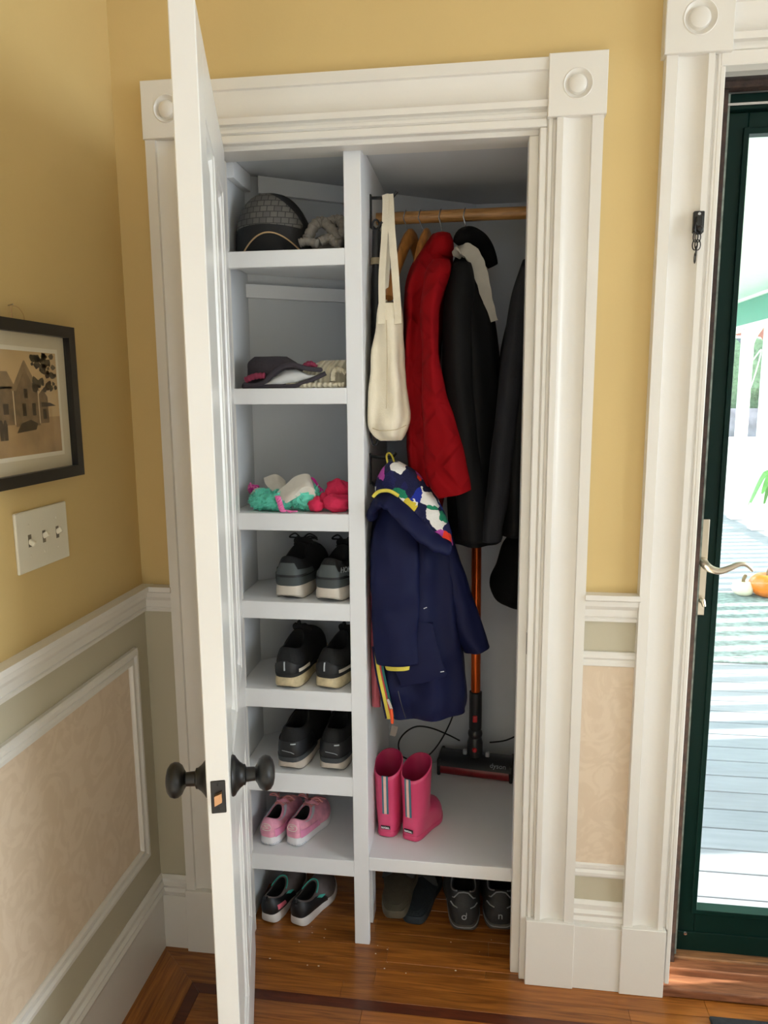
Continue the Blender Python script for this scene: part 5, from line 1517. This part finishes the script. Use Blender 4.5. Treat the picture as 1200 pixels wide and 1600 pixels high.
for sg in (-1, 1):
    mk('end_cap', HD(bx(sg * HW - 0.006, sg * HW + 0.006, -0.052, 0.048, 0.0, 0.058, 0.005, 2)), M_blackpl, vc, True)
tv = text_mesh('dyson', 0.022, 0.0003)
mk('lettering', HD(xf(tv, (0.075, -0.0445, 0.0525), (0.72, 0, 0))), M_refl, vc)
# upper body hidden behind the coats
mk('motor_body', xf(lathe([(0.016, 0), (0.045, 0.01), (0.055, 0.05), (0.055, 0.14), (0.04, 0.17), (0.0, 0.175)], 24), (VX - 0.004, VY + 0.0, 1.05)), M_dk, vc, True)
mk('side_clip', HD(bx(-0.044, -0.030, -0.012, 0.004, 0.060, 0.078, 0.003)), M_refl, vc)
mk('side_clip', HD(bx(0.030, 0.044, -0.012, 0.004, 0.060, 0.078, 0.003)), M_refl, vc)

cpts = spline([(0.1921, 0.5200, 0.5100), (0.1728, 0.5500, 0.4405), (0.1456, 0.5600, 0.3783), (0.1156, 0.5700, 0.3286), (0.0824, 0.5600, 0.3044), (0.0408, 0.5500, 0.3048), (0.0122, 0.5400, 0.3286), (0.0107, 0.5000, 0.3890), (0.0357, 0.4800, 0.4353), (0.0717, 0.4900, 0.4521), (0.1173, 0.5100, 0.4387), (0.1678, 0.5300, 0.4099), (0.2043, 0.5550, 0.3798)], 6)
cpts = [Vector((p.x, min(p.y, diag(p.x) - 0.012 if p.x < DX1 else 0.68), max(p.z, 0.2645))) for p in cpts]
cd = mk('power_cord', tube(cpts, 0.0026, 8), M_blackpl, None, True)
tag(cd, 'thin black cord looping on the closet floor behind the boots', 'cord')
cpts2 = spline([(0.3027, 0.6200, 0.3466), (0.3451, 0.6300, 0.3487), (0.3771, 0.6400, 0.3571), (0.4026, 0.6500, 0.3697)], 5)
cd2 = mk('power_cord', tube(cpts2, 0.0026, 8), M_blackpl, None, True)
tag(cd2, 'black cord running from the vacuum head behind the right jamb', 'cord')

# ---------------------------------------------------------------- hats and mittens on the shelves
SZ = [t - 0.0005 for t in TOPS]
def on_shelf(name, label, cat, x, y, i, group=None):
    return thing(name, label, cat, (x, y, SZ[i]), 0, group)
M_capb = mat('black_cap_cloth', (20, 20, 22), 0.7, 0.2, 30, 0.2, 120)
def woven():
    m = mat('grey_woven_panel', (92, 90, 86), 0.8, 0.2, 60, 0.2, 160)
    nt = m.node_tree
    b = nt.nodes['Principled BSDF']
    tc = nt.nodes.new('ShaderNodeTexCoord')
    sp_ = nt.nodes.new('ShaderNodeSeparateXYZ')
    cb = nt.nodes.new('ShaderNodeCombineXYZ')
    nt.links.new(tc.outputs['Object'], sp_.inputs[0])
    nt.links.new(sp_.outputs['X'], cb.inputs[0])
    nt.links.new(sp_.outputs['Z'], cb.inputs[1])
    br = nt.nodes.new('ShaderNodeTexBrick')
    br.inputs['Scale'].default_value = 34
    br.inputs['Mortar Size'].default_value = 0.04
    br.inputs['Brick Width'].default_value = 0.6
    br.inputs['Row Height'].default_value = 0.5
    br.inputs['Color1'].default_value = lin((108, 104, 98)) + (1,)
    br.inputs['Color2'].default_value = lin((84, 82, 80)) + (1,)
    br.inputs['Mortar'].default_value = lin((60, 58, 56)) + (1,)
    nt.links.new(cb.outputs[0], br.inputs['Vector'])
    nt.links.new(br.outputs['Color'], b.inputs['Base Color'])
    return m
M_woven = woven()
# cap
cx_, cy_ = ((-0.3676, 0.2000, 1.8789)[0] + (-0.1660, 0.2000, 1.8724)[0]) / 2, 0.205
cap_w = ((-0.1660, 0.2000, 1.8724)[0] - (-0.3676, 0.2000, 1.8789)[0]) / 2
cap_h = (-0.2621, 0.2000, 2.0007)[2] - SZ[0]
cap = on_shelf('cap', 'black cap with a grey woven panel on the top shelf', 'cap', cx_, cy_, 0)
def cap_pt(th, ph, k=1.0):
    """th around, ph 0 base .. pi/2 top"""
    lean = -0.02 * math.sin(ph)
    c = math.cos(ph) ** 0.75 if math.cos(ph) > 0 else 0
    return Vector((cx_ + (cap_w * c * math.cos(th) * (1.0 + 0.10 * (1 if math.cos(th) > 0 else 0) * (1 - math.sin(ph)))) * k - 0.01 * math.sin(ph), cy_ + 0.085 * c * math.sin(th) * k + lean * 0, SZ[0] + cap_h * math.sin(ph) * k + 0.0005))
CR = []
for j in range(13):
    ph = (math.pi / 2 - 0.02) * j / 12
    CR.append([cap_pt(2 * math.pi * i / 40, ph) for i in range(40)])
mk('crown', rings(CR), M_capb, cap, 'all')
def cap_patch(nm, a0, a1, f0, f1, off, m, lab=None, n=24, mm=8):
    V, F = [], []
    for j in range(mm + 1):
        for i in range(n + 1):
            u_ = i / n
            th = math.radians(a0 + (a1 - a0) * u_)
            e = math.sin(math.pi * min(max(u_, 0.0), 1.0)) ** 0.35
            mid = (f0(u_) + f1(u_)) / 2
            ph = mid + (f0(u_) + (f1(u_) - f0(u_)) * j / mm - mid) * e
            V.append(cap_pt(th, ph, 1 + off))
    for j in range(mm):
        for i in range(n):
            a = j * (n + 1) + i
            F.append((a, a + 1, a + n + 2, a + n + 1))
    return mk(nm, (V, F), m, cap, 'all', lab)
cap_patch('woven_panel', 192, 332, lambda u_: 0.16 + 0.30 * math.sin(math.pi * (0.12 + 0.76 * u_)) ** 1.2, lambda u_: 0.45 + 0.82 * math.sin(math.pi * (0.10 + 0.8 * u_)), 0.012, M_woven, 'grey woven panel')
arch = [cap_pt(math.radians(a), 0.02 + 0.29 * math.sin(math.pi * (a - 232) / 86), 1.036) for a in range(232, 319, 3)]
mk('edge_piping', tube(arch, 0.0020, 6), mat('tan_piping', (176, 146, 106), 0.6, 0.05, 20), cap, True, 'tan piping of the cap opening')
ap = [cap_pt(math.radians(a), 0.02 + 0.275 * math.sin(math.pi * (a - 232) / 86), 1.028) for a in range(232, 319, 3)]
base_ = [Vector((p.x, p.y - 0.001, SZ[0] + 0.0015)) for p in ap]
V = ap + base_
n = len(ap)
mk('opening', (V, [(i, i + 1, n + i + 1, n + i) for i in range(n - 1)]), M_lining, cap, 'all')

def rope(pts, r, twists, k=8):
    """cable-knit roll: tube with bumpy radius"""
    pts = spline(pts, k)
    n = len(pts)
    return tube(pts, [r * (1 + 0.13 * math.sin(i * 2.2)) for i in range(n)], 14)
M_gknit = mat('grey_cable_knit', (118, 112, 104), 0.95, 0.15, 60, 0.4, 200)
sc = on_shelf('knit_hat', 'grey cable knit hat lying on the top shelf against the divider', 'hat', -0.11, 0.15, 0)
zz = SZ[0]
for nm, pts, r in (('knit_roll', [(-0.1802, 0.1100, 1.8620), (-0.1610, 0.1100, 1.8658), (-0.1333, 0.1050, 1.8580)], 0.010), ('knit_roll', [(-0.1657, 0.1300, 1.8742), (-0.1480, 0.1400, 1.9085), (-0.1293, 0.1500, 1.9174), (-0.1068, 0.1400, 1.8981), (-0.0876, 0.1200, 1.8638)], 0.013),
                   ('knit_roll', [(-0.1183, 0.1500, 1.9095), (-0.0993, 0.1600, 1.9214), (-0.0768, 0.1500, 1.9110), (-0.0704, 0.1300, 1.8740)], 0.014), ('knit_roll', [(-0.1306, 0.1150, 1.8642), (-0.1079, 0.1200, 1.8733), (-0.0914, 0.1150, 1.8600), (-0.0670, 0.1100, 1.8568)], 0.011)):
    pts = [(min(p[0], -0.078), p[1], max(p[2], zz + r * 1.15)) for p in pts]
    mk(nm, rope(pts, r, 8), M_gknit, sc, 'all')
mk('knit_body', blob((-0.125, 0.19, zz + 0.026), (0.045, 0.05, 0.026), 20, 10, 0.2, 10, 2, zz + 0.001), M_gknit, sc, 'all')

# shelf two: fleece hat and cream knit
M_char2 = mat('charcoal_fleece', (58, 52, 58), 0.9, 0.15, 40, 0.3, 160)
M_wlin = mat('white_fleece_lining', (206, 206, 204), 0.9, 0.06, 30, 0.2, 160)
M_cran = mat('cranberry_knit', (132, 44, 70), 0.9, 0.15, 80, 0.4, 260)
M_cream = mat('cream_ribbed_knit', (206, 196, 170), 0.95, 0.1, 40, 0.2, 200)
relief(M_cream, 'wave', 28, 0.8, 0.004, (0, 0, 0.5))
fh = on_shelf('fleece_hat', 'charcoal fleece hat with white lining and cranberry knit trim', 'hat', -0.24, 0.15, 1)
z1 = SZ[1]
secs = [(-0.3180, -0.2339, 1.5967), (-0.3456, -0.2110, 1.5824), (-0.3566, -0.1849, 1.5630), (-0.3608, -0.1620, 1.5436), (-0.3617, -0.1692, 1.5211)]
secs = [(max(a, -0.335), b, max(c, z1 + 0.001)) for a, b, c in secs]
mk('fleece_crown', drape(secs, 0.165, [0.02, 0.045, 0.06, 0.065, 0.062], 40, 2.2, 0.05, 5, 0.006, 3, nsc=20), M_char2, fh, 'all')
rim = [(-0.3372, 0.0980, 1.5260), (-0.3002, 0.0960, 1.5241), (-0.2729, 0.0940, 1.5333), (-0.2520, 0.0920, 1.5533), (-0.2287, 0.0920, 1.5686), (-0.1999, 0.0940, 1.5730), (-0.1661, 0.1000, 1.5635), (-0.1286, 0.1050, 1.5601), (0,0,0)][:8]
rim = [(max(a, -0.332), b, max(c, z1 + 0.006)) for a, b, c in rim]
mk('folded_rim', tube(spline(rim, 6), [0.003] + [0.0058] * 41 + [0.003], 10), M_char2, fh, 'all')
mk('lower_rim', tube(spline([(max(a, -0.332), b, z1 + 0.0062) for a, b, c in ((-0.3373, 0.0980, 1.5229), (-0.2641, 0.0960, 1.5207), (-0.1980, 0.0940, 1.5264), (-0.1500, 0.0980, 1.5384), (-0.1218, 0.1030, 1.5538))][:3] + [(-0.1500, 0.0980, 1.5384), (-0.1202, 0.1030, 1.5522)], 6), 0.0056, 10), M_char2, fh, 'all')
lv = [[(-0.2788, 0.1020, 1.5272), (-0.2513, 0.1000, 1.5457), (-0.2214, 0.1000, 1.5610), (-0.1958, 0.1020, 1.5623), (-0.1646, 0.1060, 1.5496), (-0.1425, 0.1080, 1.5463)], [(-0.2772, 0.0960, 1.5224), (-0.2470, 0.0940, 1.5237), (-0.2174, 0.0940, 1.5281), (-0.1919, 0.0960, 1.5310), (-0.1635, 0.1000, 1.5386), (-0.1417, 0.1040, 1.5416)]]
lv = [[(a, b, max(c, z1 + 0.004)) for a, b, c in r] for r in lv]
mk('white_lining', rings([[Vector(p) for p in lv[0]] + [Vector(p) + Vector((0, 0.004, 0)) for p in reversed(lv[0])], [Vector((0.5 * (p[0] + q[0]), 0.5 * (p[1] + q[1]) - 0.006, 0.5 * (p[2] + q[2]))) for p, q in zip(*lv)] + [Vector((0.5 * (p[0] + q[0]), 0.5 * (p[1] + q[1]) + 0.006, 0.5 * (p[2] + q[2]))) for p, q in zip(*lv)][::-1], [Vector(p) for p in lv[1]] + [Vector(p) + Vector((0, 0.004, 0)) for p in reversed(lv[1])]]), M_wlin, fh, 'all', 'white fleece lining')
mk('knit_trim', rope([(-0.3235, 0.0980, 1.5370), (-0.2991, 0.0950, 1.5461), (-0.2724, 0.0940, 1.5474)], 0.0075, 5), M_cran, fh, 'all', 'cranberry knit trim')
mk('knit_trim', rope([(-0.1787, 0.1120, 1.5671), (-0.1622, 0.1120, 1.5763), (-0.1462, 0.1120, 1.5668)], 0.007, 5), M_cran, fh, 'all')
ck = on_shelf('knit_scarf', 'cream ribbed knit scarf folded on the second shelf beside the divider', 'scarf', -0.11, 0.15, 1)
s2 = [(-0.1445, -0.0706, 1.5850), (-0.1746, -0.0692, 1.5709), (-0.2084, -0.0695, 1.5520), (-0.2291, -0.0698, 1.5329), (-0.2362, -0.0700, 1.5201)]
s2 = [(a, min(b, -0.066), max(c, z1 + 0.001)) for a, b, c in s2]
mk('knit_fold', drape(s2, 0.17, [0.03, 0.045, 0.055, 0.06, 0.062], 48, 2.4, 0.05, 7, 0.004, 5, nsc=22), M_cream, ck, 'all')
mk('cuff_edge', rope([(-0.1031, 0.1040, 1.5319), (-0.1019, 0.1080, 1.5537), (-0.0881, 0.1120, 1.5614), (-0.0706, 0.1120, 1.5504)], 0.0075, 6), M_cream, ck, 'all')
mk('cuff_edge', rope([(a, b, z1 + 0.0075) for a, b, c in ((-0.2197, 0.1020, 1.5235), (-0.1660, 0.0960, 1.5261), (-0.1145, 0.0960, 1.5225), (-0.0736, 0.1000, 1.5222))], 0.0066, 6), M_cream, ck, 'all')

# shelf three: teal fleece hat with braid, red mittens
M_tealf = mat('teal_plush', (112, 216, 190), 0.95, 0.12, 40, 0.5, 120)
M_crm = mat('cream_felt', (222, 214, 200), 0.9, 0.06, 30, 0.2, 160)
M_yarn1 = mat('pink_yarn', (238, 120, 176), 0.8, 0.12, 60)
M_yarn2 = mat('magenta_yarn', (206, 40, 150), 0.8, 0.12, 60)
M_mit = mat('raspberry_plush', (216, 44, 84), 0.95, 0.1, 40, 0.5, 200)
z2 = SZ[2]
th_ = on_shelf('plush_hat', 'teal plush and cream felt hat with pink yarn braids', 'hat', -0.22, 0.15, 2)
def plush(c, r, seed, m, nm, parent, n=34, mm=20, spikes=900, ln=0.007):
    V, F = blob(c, r, n, mm, 0.22, 12, seed, z2 + 0.0015)
    random.seed(seed)
    nv = len(V)
    V, F = list(V), list(F)
    cc = Vector(c)
    for q in range(spikes):
        p = V[random.randrange(nv)] + Vector((random.uniform(-1, 1), random.uniform(-1, 1), random.uniform(-1, 1))) * 0.003
        d = Vector(((p.x - cc.x) / r[0], (p.y - cc.y) / r[1], (p.z - cc.z) / r[2])).normalized() + Vector((random.uniform(-.5, .5), random.uniform(-.5, .5), random.uniform(-.4, .6)))
        d.normalize()
        s_ = d.orthogonal().normalized() * 0.0014
        k = len(V)
        tip = p + d * ln * random.uniform(0.6, 1.2)
        tip.z = max(tip.z, z2 + 0.001)
        V += [p - s_, p + s_, p + d.cross(s_), tip]
        F += [(k, k + 1, k + 3), (k + 1, k + 2, k + 3), (k + 2, k, k + 3)]
    return mk(nm, (V, F), m, parent, False)
tp = (-0.3258, 0.1300, 1.2147)
plush((max(tp[0], -0.30), 0.14, z2 + 0.026), (0.034, 0.04, 0.026), 4, M_tealf, 'plush_edge', th_)
tp = (-0.2636, 0.1300, 1.2189)
plush((tp[0], 0.135, z2 + 0.024), (0.045, 0.04, 0.024), 5, M_tealf, 'plush_edge', th_)
tp = (-0.1879, 0.1300, 1.2466)
plush((tp[0] - 0.002, 0.145, z2 + 0.034), (0.040, 0.04, 0.034), 6, M_tealf, 'plush_edge', th_)
def felt(pts, nm, th=0.010):
    return skin(pts, 0, th, M_crm, nm, th_)
felt([[(-0.3381, 0.1500, 1.2422), (-0.3264, 0.1700, 1.2567), (-0.3089, 0.1800, 1.2418)], [(-0.3131, 0.1250, 1.2358), (-0.2902, 0.1300, 1.2455), (-0.2695, 0.1400, 1.2342)], [(-0.2766, 0.1050, 1.2258), (-0.2537, 0.1080, 1.2290), (-0.2251, 0.1150, 1.2300)]], 'felt_flap')
felt([[(-0.2648, 0.1250, 1.2464), (-0.2382, 0.1300, 1.2694), (-0.2130, 0.1400, 1.2918), (-0.1848, 0.1500, 1.2959), (-0.1750, 0.1500, 1.2776)], [(-0.2502, 0.1080, 1.2324), (-0.2226, 0.1080, 1.2525), (-0.1996, 0.1120, 1.2721), (-0.1745, 0.1200, 1.2812), (-0.1640, 0.1300, 1.2569)], [(-0.2279, 0.1000, 1.2272), (-0.2072, 0.1000, 1.2472), (-0.1839, 0.1020, 1.2669), (-0.1625, 0.1100, 1.2661), (-0.1522, 0.1200, 1.2318)]], 'felt_flap')
felt([[(-0.3140, 0.1900, 1.2819), (-0.2821, 0.1900, 1.2890), (-0.2580, 0.1900, 1.2721)], [(-0.3016, 0.1700, 1.2638), (-0.2699, 0.1700, 1.2709), (-0.2493, 0.1700, 1.2609)], [(-0.2788, 0.1500, 1.2496), (-0.2545, 0.1500, 1.2533), (-0.2340, 0.1500, 1.2467)]], 'felt_flap', 0.014)
br_ = [(-0.2504, 0.0980, 1.2437), (-0.2447, 0.0940, 1.2279), (-0.2395, 0.0920, 1.2134), (-0.2343, 0.0900, 1.2022)]
for q in range(3):
    pts = []
    for i, p in enumerate(spline(br_, 8)):
        a = i * 0.75 + q * 2.09
        pts.append(Vector((p.x + 0.0045 * math.sin(a), p.y + 0.003 * math.cos(a), max(p.z, z2 + 0.006))))
    mk('yarn_braid', tube(pts, 0.0036, 7), M_yarn1, th_, True)
for q in range(5):
    p = (-0.2297, 0.0920, 1.2053)
    mk('yarn_tassel', tube([(p[0], p[1], z2 + 0.007), (p[0] + 0.010 + 0.002 * q, p[1] - 0.004 + 0.002 * q, z2 + 0.004), (p[0] + 0.016 + 0.003 * q, p[1] - 0.008 + 0.005 * q, z2 + 0.0035)], 0.0018, 5), M_yarn1, th_, True)
random.seed(8)
for q in range(10):
    a = (-0.3294, 0.1900, 1.2472)
    mk('yarn_tuft', tube(spline([(a[0] - 0.02, a[1], a[2] - 0.014), (a[0] - 0.014 + random.uniform(-.012, .02), a[1] - 0.01, a[2] + random.uniform(0, .022)), (a[0] + random.uniform(-.02, .02), a[1] - 0.012, a[2] + random.uniform(-.012, .016))], 4), 0.0021, 5), M_yarn2 if q % 2 else M_yarn1, th_, True)
for q in range(9):
    b_ = (-0.1771, 0.1600, 1.2865)
    mk('yarn_strand', tube(spline([b_, (b_[0] + 0.012 + 0.004 * random.random(), b_[1] - 0.002, b_[2] - 0.008 - 0.010 * random.random()), (b_[0] + 0.026 + 0.008 * random.random(), b_[1] - 0.004, b_[2] - 0.028 - 0.03 * random.random())], 4), 0.0013, 5), M_yarn2, th_, True)
p1, p2 = (-0.1547, 0.1300, 1.2203), (-0.1075, 0.1300, 1.2276)
mt = on_shelf('mitten', 'small raspberry plush mitten with the cuff showing beside the teal hat', 'mitten', p1[0], 0.13, 2, 'raspberry mittens on the third shelf')
mk('mitten_body', join(blob((p1[0], 0.118, z2 + 0.020), (0.021, 0.024, 0.019), 24, 14, 0.4, 7, 3, z2 + 0.001), blob((p1[0] + 0.016, 0.14, z2 + 0.030), (0.014, 0.02, 0.018), 16, 10, 0.1, 10, 1)), M_mit, mt, 'all')
mt2 = on_shelf('mitten', 'large raspberry plush mitten folded upright against the divider', 'mitten', p2[0], 0.14, 2, 'raspberry mittens on the third shelf')
mk('palm', blob((p2[0] + 0.004, 0.122, z2 + 0.024), (0.036, 0.03, 0.023), 28, 16, 0.35, 6, 5, z2 + 0.001), M_mit, mt2, 'all')
mk('folded_tip', blob((p2[0] + 0.006, 0.15, z2 + 0.052), (0.031, 0.024, 0.028), 28, 16, 0.4, 6, 7), M_mit, mt2, 'all')

# crumbs on the closet floor
random.seed(21)
M_crumb = mat('pale_crumb', (226, 214, 192), 0.8, 0.1, 40)
cr = []
for q in range(18):
    x, y = random.uniform(-0.30, 0.36), random.uniform(-0.02, 0.16)
    r_ = random.uniform(0.0006, 0.0017)
    cr.append(blob((x, y, 0.0012), (r_ * random.uniform(1, 2), r_, r_ * 0.6), 6, 4))
co = mk('floor_crumbs', join(*cr), M_crumb)
tag(co, 'pale crumbs scattered over the closet floor', 'crumbs', kind='stuff')
